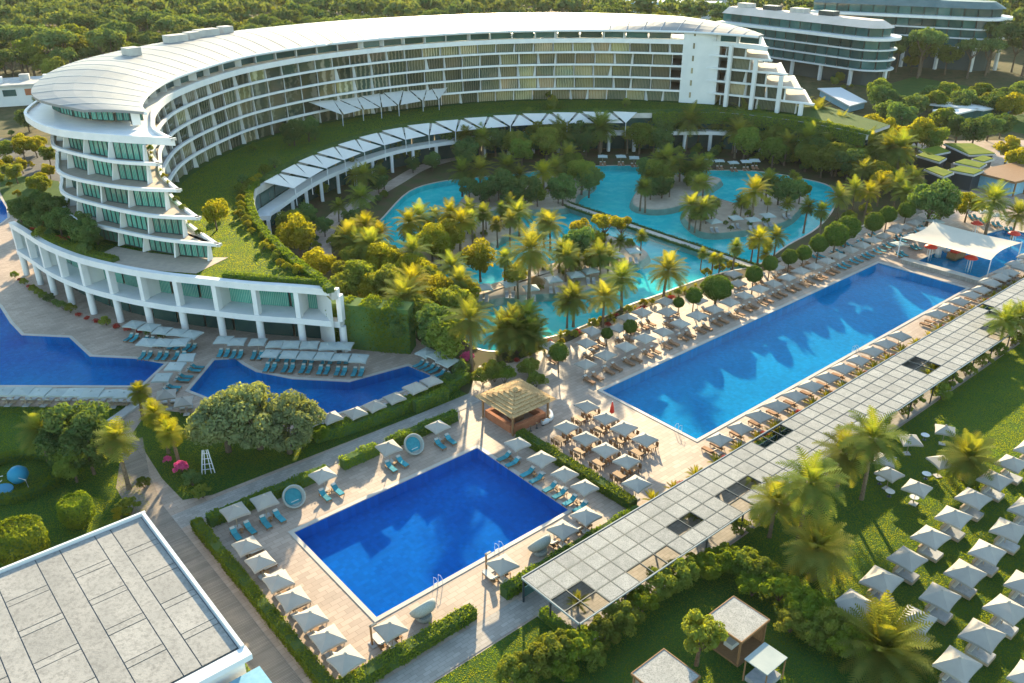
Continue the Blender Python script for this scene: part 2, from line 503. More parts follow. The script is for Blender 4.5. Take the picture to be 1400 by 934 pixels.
# ------------------------------------------------------------------ water bodies
def grow(poly, d):
    poly = ccw(poly)
    out = []
    n = len(poly)
    for i in range(n):
        a, b, c = Vector(poly[i - 1]), Vector(poly[i]), Vector(poly[(i + 1) % n])
        e1 = (b - a); e2 = (c - b)
        e1.z = e2.z = 0
        e1.normalize(); e2.normalize()
        n1 = Vector((e1.y, -e1.x, 0)); n2 = Vector((e2.y, -e2.x, 0))
        m = n1 + n2
        if m.length < 1e-4:
            m = n1
        m.normalize()
        out.append(b + m * (d / max(.35, m.dot(n1))))
    return out
NEAR_POOL = UP([(29.39, 54.72), (54.53, 54.72), (54.53, 71.27), (29.39, 71.27)])
LONG_POOL = UP([(76.49, 54.6), (151.4, 54.6), (151.4, 71.17), (76.49, 71.17)])
KIDS_POOL = UP([(157.6, 55.2), (190, 53.5), (190, 63.8), (176, 66.6), (157.6, 66.8)])
CANAL_EAST = WP([(293, 492), (322, 490), (332, 498), (350, 508), (400, 518), (478, 522), (558, 500), (592, 514), (560, 531), (500, 554), (455, 567), (423, 571), (330, 562), (258, 534)])
CANAL_WEST = WP([(-120, 395), (-20, 405), (0, 419), (14, 441), (30, 458), (95, 461), (123, 487), (185, 490), (226, 497), (192, 528), (-120, 527)])
CANAL_BACK = WP([(-90, 262), (-5, 262), (9, 284), (11, 298), (-2, 308), (-90, 330)])
LAGOON = spline(WP([(508, 318), (526, 296), (560, 262), (600, 249), (650, 243), (720, 236), (775, 229), (812, 227), (878, 227), (925, 234), (978, 233), (1030, 234), (1090, 243), (1136, 256),
                    (1140, 282), (1116, 312), (1075, 336), (1036, 362), (990, 372), (945, 386), (905, 401), (857, 418), (830, 431), (776, 454), (742, 463), (700, 478), (670, 480), (648, 474), (634, 458),
                    (626, 416), (596, 392), (556, 372), (524, 350)]), 4, closed=True)
def basin(name, poly, depth, floor, water, label, level=-.12, rim=.42, steps=None):
    poly = ccw(poly)
    n = len(poly)
    mb = MB()
    vs = [(p[0], p[1], .0) for p in poly] + [(p[0], p[1], -depth) for p in poly]
    mb.add(vs, [(i, n + i, n + (i + 1) % n, (i + 1) % n) for i in range(n)] + [tuple(range(n, 2 * n))])
    o = mb.build(name, floor)
    struct(o, label=label, cat='pool')
    g = grow(poly, rim)
    inn = grow(poly, -.06)
    cm = MB()
    vs = [(p[0], p[1], z) for z, L in ((.075, g), (.075, inn), (-.06, inn), (.0, g)) for p in L]
    fs = []
    for i in range(n):
        j = (i + 1) % n
        fs += [(i, j, n + j, n + i), (n + i, n + j, 2 * n + j, 2 * n + i), (3 * n + i, 3 * n + j, j, i)]
    cm.add(vs, fs).build('coping', 'coping', o)
    wm = MB().add([(p[0], p[1], level) for p in poly], [tuple(range(n))])
    wo = wm.build('water', water, o)
    return o
basin('swimming_pool', NEAR_POOL, 1.5, 'pool_tile', 'water', 'small rectangular deep blue pool inside the clipped hedges')
basin('swimming_pool', LONG_POOL, 1.6, 'pool_tile_long', 'water', 'long rectangular blue pool beside the pergola')
basin('swimming_pool', KIDS_POOL, .8, 'pool_tile_long', 'water', 'blue children pool under the white shade sail')
basin('canal_pool', CANAL_EAST, 1.4, 'pool_tile_deep', 'water', 'angular dark blue canal pool below the hotel podium')
basin('canal_pool', CANAL_WEST, 1.4, 'pool_tile_deep', 'water', 'wide dark blue canal pool by the frame\'s left edge')
basin('canal_pool', CANAL_BACK, 1.4, 'pool_tile_deep', 'water', 'end of a blue canal behind the podium\'s left end')
basin('lagoon', LAGOON, 1.3, 'lagoon_floor', 'water_lagoon', 'winding turquoise lagoon with sandy islands inside the crescent', rim=.3)
HOLES = [NEAR_POOL, LONG_POOL, KIDS_POOL, CANAL_EAST, CANAL_WEST, CANAL_BACK, LAGOON]

# ------------------------------------------------------------------ ground sheets
sheet('ground', [(-1600, -250), (1600, -250), (1600, 2600), (-1600, 2600)], HOLES, 0.0, 'forest_floor')
PAVE = [(-190, 30), (60, 20), (200, 110), (200, 250), (-190, 250)]
sheet('pavement', PAVE, HOLES, .012, 'paving')
def flat(name, poly, z, m, label=None, cat=None):
    o = MB().add([(p[0], p[1], z) for p in ccw(poly)], [tuple(range(len(poly)))]).build(name, m)
    return struct(o, label=label, cat=cat)
def strip_poly(line, w):
    a = offset(line, w / 2); b = offset(line, -w / 2)
    return a + b[::-1]
# garden soil round the lagoon
GARDEN = WP([(470, 418), (440, 392), (395, 352), (352, 302), (342, 262), (362, 246), (430, 208), (520, 178), (600, 164), (700, 155), (800, 152), (875, 152), (980, 150), (1060, 158), (1170, 178), (1300, 215),
             (1300, 282), (1225, 293), (1165, 318), (1110, 338), (1078, 352), (1046, 370), (1000, 386), (950, 400), (905, 413), (862, 428), (820, 446), (780, 466), (742, 478), (700, 496), (655, 500), (622, 482), (606, 430), (560, 425), (530, 432)])
sheet('garden_bed', GARDEN, [LAGOON], .024, 'soil')
flat('garden_bed', WP([(455, 425), (530, 430), (620, 440), (655, 500), (640, 540), (600, 520), (620, 495), (575, 468), (540, 440)]), .028, 'soil')
flat('lawn', UP([(20.6, 45.0), (41.0, 45.0), (41.0, 39.4), (200, 39.4), (200, -60), (-30, -60), (-30, 45.0)]), .036, 'lawn')
flat('lawn', WP([(-120, 555), (150, 557), (186, 552), (152, 588), (172, 640), (205, 690), (195, 705), (-20, 785), (-200, 800)]), .036, 'lawn')
flat('lawn', WP([(182, 592), (200, 565), (228, 562), (262, 566), (330, 596), (430, 600), (490, 577), (600, 536), (626, 532), (640, 540), (290, 677), (250, 684), (222, 655)]), .040, 'lawn')
flat('lawn', WP([(0, 215), (64, 205), (100, 300), (150, 330), (105, 350), (40, 315), (15, 292), (0, 262)]), .040, 'lawn')
flat('boardwalk', UP([(17.0, 30), (20.5, 30), (20.5, 85.0), (17.0, 82.2)]), .048, 'boardwalk')
flat('boardwalk', [U(17.0, 82.2), U(20.5, 85.0), U(21.5, 92.2)] + WP([(195, 598), (168, 606)]) + [U(17.6, 92)], .052, 'boardwalk')
flat('path', UP([(20.5, 79.7), (62, 79.7), (62, 82.6), (20.5, 82.6)]), .056, 'paving_grey')
flat('path', UP([(10, 45.2), (41, 45.2), (41, 48.0), (10, 48.0)]), .056, 'paving_grey')
flat('pergola_floor', UP([(41, 39.6), (190, 39.6), (190, 47.6), (41, 47.6)]), .060, 'paving_grey')
flat('path', strip_poly(spline([W(x, y) for x, y in ((440, 352), (441, 325), (462, 294), (500, 273), (540, 250), (580, 228), (640, 212))], 5), 4.0), .044, 'paving')
# bridge between the canals and the sloping ramp beside it
rp = MB().prism(WP([(148, 588), (140, 582), (182, 553), (192, 556)], 0), 0.0, .35)
struct(rp.build('ramp', 'concrete'), label='pale ramp running up to the canal bridge', cat='ramp')

# ------------------------------------------------------------------ lagoon islands and the causeway
def island(px, label):
    sh = ccw(spline(WP(px), 4, closed=True))
    n = len(sh)
    rings = [(grow(sh, .7), -1.29), (sh, -.12), (grow(sh, -.8), .16), (grow(sh, -2.2), .32)]
    c = sum(sh, Vector()) / n
    mb = MB()
    vs = [(p[0], p[1], z) for L, z in rings for p in L] + [(c.x, c.y, .42)]
    fs = [(k * n + i, k * n + (i + 1) % n, (k + 1) * n + (i + 1) % n, (k + 1) * n + i) for k in range(3) for i in range(n)]
    fs += [(3 * n + i, 3 * n + (i + 1) % n, 4 * n) for i in range(n)]
    o = mb.add(vs, fs).build('island', 'sand', smooth=True)
    struct(o, label=label, cat='island')
    return sh
ISL = {}
ISL['south'] = island([(640, 404), (648, 412), (707, 403), (771, 400), (802, 396), (826, 385), (850, 369), (884, 351), (878, 339), (850, 326), (815, 320), (786, 334), (764, 356), (716, 370), (684, 384), (655, 392)], 'large sandy island with the tallest palm in the lagoon')
ISL['west'] = island([(541, 346), (560, 358), (600, 362), (640, 346), (682, 326), (718, 309), (700, 297), (650, 302), (600, 316), (562, 331)], 'sandy palm island in the lagoon\'s western arm')
ISL['north'] = island([(628, 282), (642, 263), (690, 248), (750, 239), (798, 235), (812, 251), (790, 266), (783, 281), (752, 286), (700, 285), (660, 288)], 'shaded palm island at the causeway\'s far end')
ISL['grove'] = island([(867, 280), (898, 286), (934, 279), (959, 263), (985, 247), (975, 241), (930, 238), (890, 240), (870, 262)], 'densely planted island in the lagoon\'s north')
ISL['east'] = island([(936, 297), (959, 316), (995, 317), (1057, 307), (1085, 294), (1103, 266), (1085, 252), (1047, 252), (1012, 276), (985, 290), (980, 268), (954, 268), (939, 281)], 'pale sandy island with an orange palm and parasols')
cw = MB()
ca, cb = W(752, 272), W(1040, 369)
cdir = (cb - ca).normalized(); cn = Vector((-cdir.y, cdir.x, 0))
cw.prism([ca + cn * .9, ca - cn * .9, cb - cn * .9, cb + cn * .9], -1.28, .10)
struct(cw.build('causeway_path', 'coping'), label='straight pale causeway crossing the lagoon between low hedges', cat='path')
# ------------------------------------------------------------------ the crescent hotel
hotel = thing('crescent_hotel', 'white crescent shaped hotel with stepped terraces round the lagoon', 'hotel', (0, 0, 0))
V3 = lambda l: [Vector((x, y, 0)) for x, y in l]
INNER = V3([(-62.5, 152), (-66.2, 163), (-68.3, 178), (-66.5, 195), (-61.5, 212), (-50, 230), (-35, 244), (-18, 254), (.5, 260), (25, 261), (49, 256.5), (60, 251.5)])
OUTER = V3([(-81, 151), (-86, 163), (-89.5, 182), (-87.5, 201), (-81, 221), (-69, 243), (-42, 266), (.6, 281), (34, 280), (62, 271), (80, 262)])
FLOORS = [  # slab top height, left tip, left front chain from the tip outwards, right tip
    (13.65, (-45.4, 126.5), [(-55.7, 129.4), (-66, 134.6), (-74, 139.5), (-79, 146)], (81.8, 235.2)),
    (17.10, (-48.9, 129.4), [(-57.8, 131.0), (-69.5, 137.5), (-77.2, 143.6)], (79.2, 238.6)),
    (20.55, (-52.6, 133.0), [(-60.7, 134.2), (-70.8, 138.9), (-77.3, 144.2)], (75.5, 241.2)),
    (24.00, (-56.3, 136.0), [(-63.9, 137.7), (-71.7, 142.2), (-78, 147)], (71.2, 242.6)),
    (27.60, (-53.9, 137.6), [(-65.7, 140.6), (-76.5, 145.2), (-85.2, 153.7)], (69.2, 241.2)),
]
BASE_Z = 10.2
Zs = [BASE_Z] + [f[0] for f in FLOORS]
def floor_lines(k):
    z, tip, chain, rt = FLOORS[k]
    inn = spline([Vector((*tip, 0)), Vector(((tip[0] - 62.5) / 2 - 1.2, (tip[1] + 152) / 2, 0))] + INNER + [Vector((*rt, 0))], 8)
    ou = OUTER if k < 4 else [p + Vector((-4.5 if p.x < -60 else 0, 0, 0)) for p in OUTER[1:]]
    out = spline([Vector((*tip, 0))] + V3(chain) + ou, 8)
    back = Vector((rt[0] + 5, rt[1] + 24, 0))
    out = [p for p in out if p.x < back.x - 1 or p.y < 200] + [back]
    return inn, out
def wall_run(line, z0, z1, bay, mat_name, par, fins=None, fin_to=None, fin_shape='rect', name='window', mull=3, skip=lambda p: False):
    """glazed bays along a plan line: each bay a window with its frame; fins between bays run out to fin_to"""
    pts = resample(line, step=bay)
    ft = None
    for i in range(len(pts) - 1):
        a, b = pts[i], pts[i + 1]
        if skip((a + b) / 2):
            continue
        d = (b - a); L = d.length; d.normalize()
        a2, b2 = a + d * .22, b - d * .22
        nn = Vector((-d.y, d.x, 0))
        m = MB().add([(a2.x, a2.y, z0 + .02), (b2.x, b2.y, z0 + .02), (b2.x, b2.y, z1), (a2.x, a2.y, z1)], [(0, 1, 2, 3)])
        m.add([tuple(Vector(v) - nn * .12) for v in m.v], [(3, 2, 1, 0)])
        w = m.build(name, mat_name(a) if callable(mat_name) else mat_name, par)
        comb_frame(a2, b2, z0 + .03, z1 - .03, mull).build('frame', 'mullion', w)
    return pts
def comb_frame(a, b, z0, z1, mull, t=.09, dep=.1):
    """sill, head and mullions of one window cut as a single piece"""
    L = (b - a).length; d = (b - a).normalized(); n = Vector((-d.y, d.x, 0)) * dep
    pr = [(0, z0), (L, z0), (L, z1)]
    for k in range(mull, 0, -1):
        x0, x1 = L * (k - 1) / mull + (t if k - 1 else t), L * k / mull - (t if k == mull else t)
        pr += [(x1, z1), (x1, z0 + t), (x0, z0 + t), (x0, z1)]
    pr += [(0, z1)]
    m = len(pr)
    vs = [a + d * x + Vector((0, 0, z)) - n for x, z in pr] + [a + d * x + Vector((0, 0, z)) + n for x, z in pr]
    return MB().add(vs, [tuple(range(m)), tuple(range(2 * m - 1, m - 1, -1))] + [(i, (i + 1) % m, m + (i + 1) % m, m + i)[::-1] for i in range(m)])
def fins(pts, line_to, z0, z1, par, tri=False, m='white_render', t=.3, short=.35):
    tgt = [Vector(p) for p in line_to]
    for i, p in enumerate(pts):
        q = min(tgt, key=lambda s: (s - p).length_squared)
        d = q - p
        if d.length < .4 or d.length > 6:
            continue
        d.normalize()
        e = q - d * short
        n = Vector((-d.y, d.x, 0)) * (t / 2)
        if tri:
            vs = [(p + s * n).to_tuple()[:2] for s in (-1, 1)]
            P = [Vector((p.x, p.y, z0)), Vector((e.x, e.y, z0)), Vector((p.x + d.x * .5, p.y + d.y * .5, z1)), Vector((p.x, p.y, z1))]
        else:
            P = [Vector((p.x, p.y, z0)), Vector((e.x, e.y, z0)), Vector((e.x, e.y, z1)), Vector((p.x, p.y, z1))]
        mb = MB().add([v - n for v in P] + [v + n for v in P], [(3, 2, 1, 0), (4, 5, 6, 7), (0, 1, 5, 4), (1, 2, 6, 5), (2, 3, 7, 6), (3, 0, 4, 7)])
        mb.build('partition', m, par)
SHAFT_A, SHAFT_B = Vector((49.5, 257, 0)), Vector((59.2, 253.3, 0))
for k, (z, tip, chain, rt) in enumerate(FLOORS):
    inn, out = floor_lines(k)
    th = .5 if k < 4 else 1.2
    poly = inn + out[::-1][:-1]
    # the slab and its white edge band
    MB().prism(poly, z - th, z - .45).build('floor_slab', 'white_band', hotel)
    g = .55
    # upstand band that hides the balcony floor
    for nm, line, sgn in (('edge_band', inn, 1), ('edge_band', out[:-3], -1)):
        a = line
        b = offset(line, g * sgn)
        n = len(a)
        vs = [(p.x, p.y, zz) for L, zz in ((a, z - .449), (b, z - .449), (b, z + .02), (a, z + .02)) for p in L]
        fs = []
        for i in range(n - 1):
            fs += [(i, i + 1, 3 * n + i + 1, 3 * n + i), (3 * n + i, 3 * n + i + 1, 2 * n + i + 1, 2 * n + i), (2 * n + i, 2 * n + i + 1, n + i + 1, n + i)]
        MB().add(vs, fs).build(nm, 'white_band', hotel)
    # balcony floor finish
    if k < 4:
        MB().prism(grow(poly, -.7), z - .44, z - .38).build('balcony_floor', 'balcony_floor', hotel)
RW = random.Random(21)
# glazed storeys below each slab
for k in range(5):
    z0 = Zs[k] - .38 if k else BASE_Z + .02
    z1 = FLOORS[k][0] - (.5 if k < 4 else 1.2)
    inn, out = floor_lines(max(0, k - 1) if k else 0)
    innU, outU = floor_lines(k)
    setb = 1.6
    gi = [p for p in offset(inn, setb)]
    # courtyard side from beyond the left terraces to the right horn
    i0 = min(range(len(gi)), key=lambda i: (gi[i] - Vector((-64.5, 153, 0))).length)
    run = [p for p in gi[i0:]]
    rtip = Vector((*FLOORS[k][3], 0))
    run = [p for p in run if p.x < rtip.x - 2.5]
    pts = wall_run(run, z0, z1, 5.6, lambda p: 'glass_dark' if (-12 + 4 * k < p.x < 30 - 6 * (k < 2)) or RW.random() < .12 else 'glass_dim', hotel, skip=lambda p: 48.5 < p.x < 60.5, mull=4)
    fins(pts, inn, z0, z1, hotel, tri=True, t=.14, short=.8)
    # left bow front
    kk = min(k, 3)
    innF, outF = floor_lines(kk)
    go = offset(outF, -2.1)
    j1 = min(range(len(go)), key=lambda i: (go[i] - Vector((-82, 162, 0))).length)
    tip = Vector((*FLOORS[kk][1], 0))
    front = [p for p in go[1:j1] if (p - tip).length > 3.4]
    pts = wall_run(front, z0, z1, 6.2, 'glass_front', hotel, mull=5)
    fins(pts, [p for p in outF], z0, z1, hotel, tri=True, t=.28, short=.9)
    # end wall between the bow front and the courtyard run: warm stone facing the courtyard
    innU2, _x = floor_lines(kk)
    g2 = offset(innU2, 2.2)
    j0 = min(range(len(g2)), key=lambda i: (g2[i] - gi[i0]).length)
    side = [p for p in g2[:j0] if (p - tip).length > 5.5]
    ew = [front[0]] + side + [gi[i0]]
    wm = MB()
    for q in range(len(ew)):
        wm.v += [(ew[q].x, ew[q].y, z0 + .01), (ew[q].x, ew[q].y, z1 - .01)]
    wm.f += [(2 * q, 2 * q + 2, 2 * q + 3, 2 * q + 1) for q in range(len(ew) - 1)]
    wm.build('end_wall', 'white_render', hotel)
    if len(side) > 3:
        wall_run(offset(side, -.14), z0, z1, 4.6, 'glass_front', hotel, mull=2)
    # right horn end wall
    a = run[-1]; b = a + Vector((3.5, 17, 0))
    w = MB(); w.bar((a.x, a.y, (z0 + z1) / 2), (b.x, b.y, (z0 + z1) / 2), .3, z1 - z0); w.build('end_wall', 'white_render', hotel)
    # outer back wall (closes the body)
    ob = [p for p in offset(out, -2.0) if p.y > 160][:-4]
    n = len(ob)
    MB().add([(p.x, p.y, z0) for p in ob] + [(p.x, p.y, z1) for p in ob], [(i, i + 1, n + i + 1, n + i) for i in range(n - 1)]).build('back_wall', 'white_render', hotel)
# blank stair shaft on the courtyard side
d = (SHAFT_B - SHAFT_A).normalized(); nn = Vector((d.y, -d.x, 0))
sh = MB().prism([SHAFT_A + nn * .6, SHAFT_B + nn * .6, SHAFT_B - nn * 5, SHAFT_A - nn * 5], BASE_Z, 29.7)
shaft = sh.build('stair_shaft', 'white_render', hotel)
for k in range(6):
    q = SHAFT_A.lerp(SHAFT_B, .3) + nn * .66
    MB().box((q.x, q.y, 12.5 + k * 3.4), (.5, .1, 1.5), math.atan2(d.y, d.x)).build('slot_window', 'glass_dark', shaft)
# narrow piers on the right horn
for t in (.0, .35, .7, 1.0):
    q = Vector((61.5, 251, 0)).lerp(Vector((79, 238.2, 0)), t)
    top = [27, 24, 20, 13.5][int(t * 3)]
    MB().box((q.x, q.y - 1.2, (BASE_Z + top) / 2), (1.0, 1.2, top - BASE_Z), -.6).build('pier', 'white_render', hotel)

# penthouse storey and the curved roof
EI = spline(V3([(-61.5, 146.6), (-65.5, 155), (-68.6, 170), (-68.6, 186), (-63, 211.5), (-51, 229.5), (-35.5, 243.8), (-18, 253.6), (.5, 259.6), (25, 260.6), (48, 256.5), (60, 249.5), (67, 243.6)]), 10)
EO = spline(V3([(-72.5, 147.8), (-84.5, 156), (-91, 170), (-94.2, 192), (-91, 212.5), (-85, 229.9), (-73, 252), (-44, 277), (.6, 292), (35, 286.5), (57, 272), (66, 258), (69, 245.6)]), 10)
ph_w = [p for p in offset(EI, 2.2)][3:]
pts = wall_run(ph_w, 27.63, 29.85, 6.6, 'glass_far', hotel, mull=3, skip=lambda p: 48.5 < p.x < 60)
fins(pts, EI, 27.63, 29.8, hotel, t=.2, short=.8)
frontw = [Vector((-63.8, 151.2, 0)), Vector((-73, 151.8, 0)), Vector((-84, 160.5, 0)), Vector((-88.5, 171, 0))]
wall_run(spline(frontw, 6), 27.63, 29.9, 5.2, 'glass_front', hotel, mull=4)
NS = 46
ei = resample(EI, n=NS * 2 + 1); eo = resample(EO, n=NS * 2 + 1)
roof = obj('roof', None, hotel)
def roof_pt(s, t):
    p = ei[s].lerp(eo[s], t)
    w = min(1.0, s / 14 + .12, (NS * 2 - s) / 12 + .1)
    z = 30.0 + (3.2 * math.sin(math.pi * (.06 + .70 * t)) - .6) * w
    return Vector((p.x, p.y, z))
TS = [0, .12, .28, .45, .62, .8, 1.0]
for k in range(NS):
    mb = MB()
    ss = [2 * k, 2 * k + 1, 2 * k + 2]
    vs = []
    for j, s in enumerate(ss):
        for t in TS:
            p = roof_pt(s, t)
            if j == 0 and k:
                p = p.lerp(roof_pt(s + 1, t), .03)
            vs.append(p)
    m = len(TS)
    top = [(j * m + i, j * m + i + 1, (j + 1) * m + i + 1, (j + 1) * m + i) for j in range(2) for i in range(m - 1)]
    o = len(vs)
    vs += [v - Vector((0, 0, .45)) for v in vs]
    bot = [tuple(o + i for i in f[::-1]) for f in top]
    rim = [(j * m, (j + 1) * m, o + (j + 1) * m, o + j * m) for j in range(2)] + [((j + 1) * m + m - 1, j * m + m - 1, o + j * m + m - 1, o + (j + 1) * m + m - 1) for j in range(2)]
    ends = [(i + 1, i, o + i, o + i + 1) for i in range(m - 1)] + [(2 * m + i, 2 * m + i + 1, o + 2 * m + i + 1, o + 2 * m + i) for i in range(m - 1)]
    mb.add(vs, top + bot + rim + ends).build('roof_panel', 'roof_metal', roof)
sm = MB()
for k in range(1, NS, 1):
    P = [roof_pt(2 * k, t) + Vector((0, 0, .01)) for t in TS]
    for a, b in zip(P, P[1:]):
        sm.bar(a, b, .12, .10)
ob = sm.build('roof_seam', 'roof_seam', roof); ob['kind'] = 'stuff'
# eave roll along the courtyard edge
MB().tube([p + Vector((0, 0, 29.75)) for p in ei], .32, 6).build('gutter', 'steel_white', roof)
# plant boxes behind the crest
for k, (px, py, w) in enumerate(((180, 72, 3), (240, 54, 5), (262, 50, 3), (282, 46, 6), (308, 42, 3))):
    q = W(px, py, 33)
    MB().box((q.x, q.y, 33), (w, 3, 2.2), .9).build('roof_plant_box', 'concrete', roof)

# ------------------------------------------------------------------ podium with two storeys of columns to the front and a lawn on top
PF = V3([(-90.5, 148), (-85.8, 143.5), (-79.6, 137.4), (-74.2, 133), (-68.6, 129.2), (-61.1, 125.3), (-53.8, 122.4), (-47, 120.5), (-39.2, 118.4), (-32.4, 117.2), (-25.6, 115.7)])
PE = V3([(-25.6, 115.7), (-28.5, 120.4), (-36, 131.4), (-45.1, 148.2), (-50.9, 165.5), (-50.5, 173.3), (-45.2, 195.6), (-33.1, 218.5), (-19.1, 230.2), (.4, 238.6), (20.7, 241.5), (35.9, 241), (57.7, 241), (71.8, 233.5), (81.9, 223), (88.4, 213.4)])
pf = resample(spline(PF, 6), step=1.5)
pe = spline(PE, 6)
back = V3([(100, 225), (92, 250), (60, 262), (0, 268), (-50, 250), (-75, 215), (-84, 180), (-93, 158)])
pod_poly = pf + pe[1:] + back
MB().prism(grow(pod_poly, -.9), 9.3, 10.0).build('podium_slab', 'concrete', hotel)
# the edge bands of the podium front at roof and first floor level
def band(line, z0, z1, w, nm, m, par):
    a, b = line, offset(line, w)
    n = len(a)
    vs = [(p.x, p.y, z) for L, z in ((a, z0), (a, z1), (b, z1), (b, z0)) for p in L]
    fs = []
    for i in range(n - 1):
        for q in range(4):
            r = (q + 1) % 4
            fs.append((q * n + i, q * n + i + 1, r * n + i + 1, r * n + i))
    fs += [(0, n, 2 * n, 3 * n), (n - 1, 4 * n - 1, 3 * n - 1, 2 * n - 1)]
    return MB().add(vs, fs).build(nm, m, par)
band(pf, 9.3, 10.35, 1.0, 'podium_band', 'white_band', hotel)
band(pf, 4.2, 5.15, 4.2, 'podium_band', 'white_band', hotel)
gl = offset(pf, 4.0)
wall_run(gl[:-3], 5.16, 9.28, 5.4, 'glass_front', hotel, mull=3)
wall_run(gl[:-3], .05, 4.18, 5.4, 'glass_lobby', hotel, mull=3)
cols = resample(offset(pf, .7), step=6.6)
for i, p in enumerate(cols):
    t = pf[1] - pf[0]
    j = min(range(len(pf)), key=lambda q: (pf[q] - p).length_squared)
    t = pf[min(j + 1, len(pf) - 1)] - pf[max(j - 1, 0)]
    rz = math.atan2(t.y, t.x)
    MB().box((p.x, p.y, 7.22), (.75, 1.1, 4.14), rz).build('column', 'white_band', hotel)
    MB().lathe([(.55, 0), (.55, 4.2)], 14, (p.x, p.y, 0.0)).build('column', 'white_band', hotel, smooth=False)
    if i % 2 == 0 and i < len(cols) - 1:
        n = Vector((-t.y, t.x, 0)).normalized()
        q = p + n * 1.9
        MB().box((q.x, q.y, 7.22), (.3, 2.6, 4.12), rz).build('partition', 'white_render', hotel)
# courtyard side: hanging edge, ring beam, columns and glass
band(pe, 8.9, 10.25, .8, 'podium_band', 'concrete', hotel)
ring = [p for p in pe if p.y > 165]
rb = offset(ring, -2.4)
band(rb, 4.6, 5.5, 3.2, 'ring_beam', 'white_band', hotel)
rg = offset(ring, 1.2)
wall_run(rg, .05, 8.88, 7.0, 'glass_lobby', hotel, mull=4)
for p in resample(offset(ring, -1.9), step=7.0):
    MB().box((p.x, p.y, 2.3), (.7, .7, 4.6), .4).build('column', 'white_band', hotel)
tl = [p for p in pe if p.y <= 168]
rg = offset(tl, 1.0)
n = len(rg)
MB().add([(p.x, p.y, .02) for p in rg] + [(p.x, p.y, 8.9) for p in rg], [(i, i + 1, n + i + 1, n + i) for i in range(n - 1)]).build('podium_wall', 'white_render', hotel)
# the roof garden
gp = grow(pod_poly, -1.0)
flat('roof_garden_lawn', gp, 10.05, 'lawn', 'grass roof garden in front of the crescent facade', 'lawn')
# tiled terrace of the bow front
flat('roof_terrace', WP([(128, 352), (158, 337), (200, 345), (262, 352), (290, 352), (312, 352), (268, 374), (200, 369), (150, 361)], 10.12), 10.12, 'balcony_floor')

# ------------------------------------------------------------------ white triangular sails
def sail(name, A, B, C, label, group, order, D=None, sag=.35, n=6, m='sailcloth'):
    """a taut membrane triangle or quad with posts' rope corners"""
    mb = MB()
    vs, idx = [], {}
    A, B, C = Vector(A), Vector(B), Vector(C)
    D = Vector(D) if D is not None else None
    for i in range(n + 1):
        for j in range(n + 1):
            s, t = i / n, j / n
            if D is None:
                p = A.lerp(B, s).lerp(C, t)
                e = 4 * s * (1 - s) * t * (1 - t) * 2
            else:
                p = A.lerp(B, s).lerp(D.lerp(C, s), t)
                e = 16 * s * (1 - s) * t * (1 - t)
                c = (A + B + C + D) / 4
                pull = (4 * s * (1 - s)) * abs(2 * t - 1) ** 3 + (4 * t * (1 - t)) * abs(2 * s - 1) ** 3
                p = p.lerp(Vector((c.x, c.y, p.z)), .10 * pull)
            p.z -= sag * e
            vs.append(p)
    fs = [(i * (n + 1) + j, i * (n + 1) + j + 1, (i + 1) * (n + 1) + j + 1, (i + 1) * (n + 1) + j) for i in range(n) for j in range(n)]
    o = thing(name, label, 'shade sail', (A + B) / 2 * 1.0, group=group, order=order)
    off = Vector(o.location)
    mb.add([v - off for v in vs], fs).build('membrane', m, o, smooth=True)
    return o, off
SE = resample([p for p in pe if p.y > 171 and p.x < 37], step=8.4)
for i in range(len(SE) - 1):
    a, b = SE[i], SE[i + 1]
    d = (b - a).normalized(); o = Vector((d.y, -d.x, 0))
    for h in range(2):
        if h == 0:
            A, B, C = a.lerp(b, .10), b.lerp(a, .10), (a + b) / 2 + o * 5.2
            zz = (10.7, 10.5, 8.6)
        else:
            if i == len(SE) - 2:
                continue
            c = SE[i + 2]; d2 = (c - b).normalized(); o2 = Vector((d2.y, -d2.x, 0))
            A, B, C = (a + b) / 2 + o * 4.6, (b + c) / 2 + o2 * 4.6, b
            A, B = A.lerp(B, .07), B.lerp(A, .07)
            zz = (8.5, 8.5, 10.4)
        s, off = sail('shade_sail', (A.x, A.y, zz[0]), (B.x, B.y, zz[1]), (C.x, C.y, zz[2]), '{n} white triangular sail from the left along the roof garden edge', 'sails along the roof garden edge', i * 2 + h)
        if h == 0:
            MB().tube([Vector((C.x, C.y, 4.9)) - off, Vector((C.x, C.y, 8.6)) - off], .09, 6).build('mast', 'steel_white', s)
ET = [W(x, y, 16.2) for x, y in ((420, 139), (452, 131), (484, 125.5), (518, 121), (553, 117), (586, 113), (619, 110))]
EB = [W(x, y, 13.0) for x, y in ((468, 157), (496, 150), (521, 147), (545, 144), (578, 138), (600, 136))]
for i in range(6):
    s, off = sail('shade_sail', ET[i], ET[i + 1], EB[i], '{n} white triangular sail from the left over the hotel entrance terrace', 'sails over the entrance terrace', i * 2)
    MB().tube([Vector((EB[i].x, EB[i].y, 10.05)) - off, EB[i] - off], .1, 6).build('mast', 'steel_white', s)
    if i < 5:
        sail('shade_sail', EB[i].lerp(EB[i + 1], .08), EB[i + 1].lerp(EB[i], .08), ET[i + 1] - Vector((0, 0, .2)), '{n} white triangular sail from the left over the hotel entrance terrace', 'sails over the entrance terrace', i * 2 + 1)

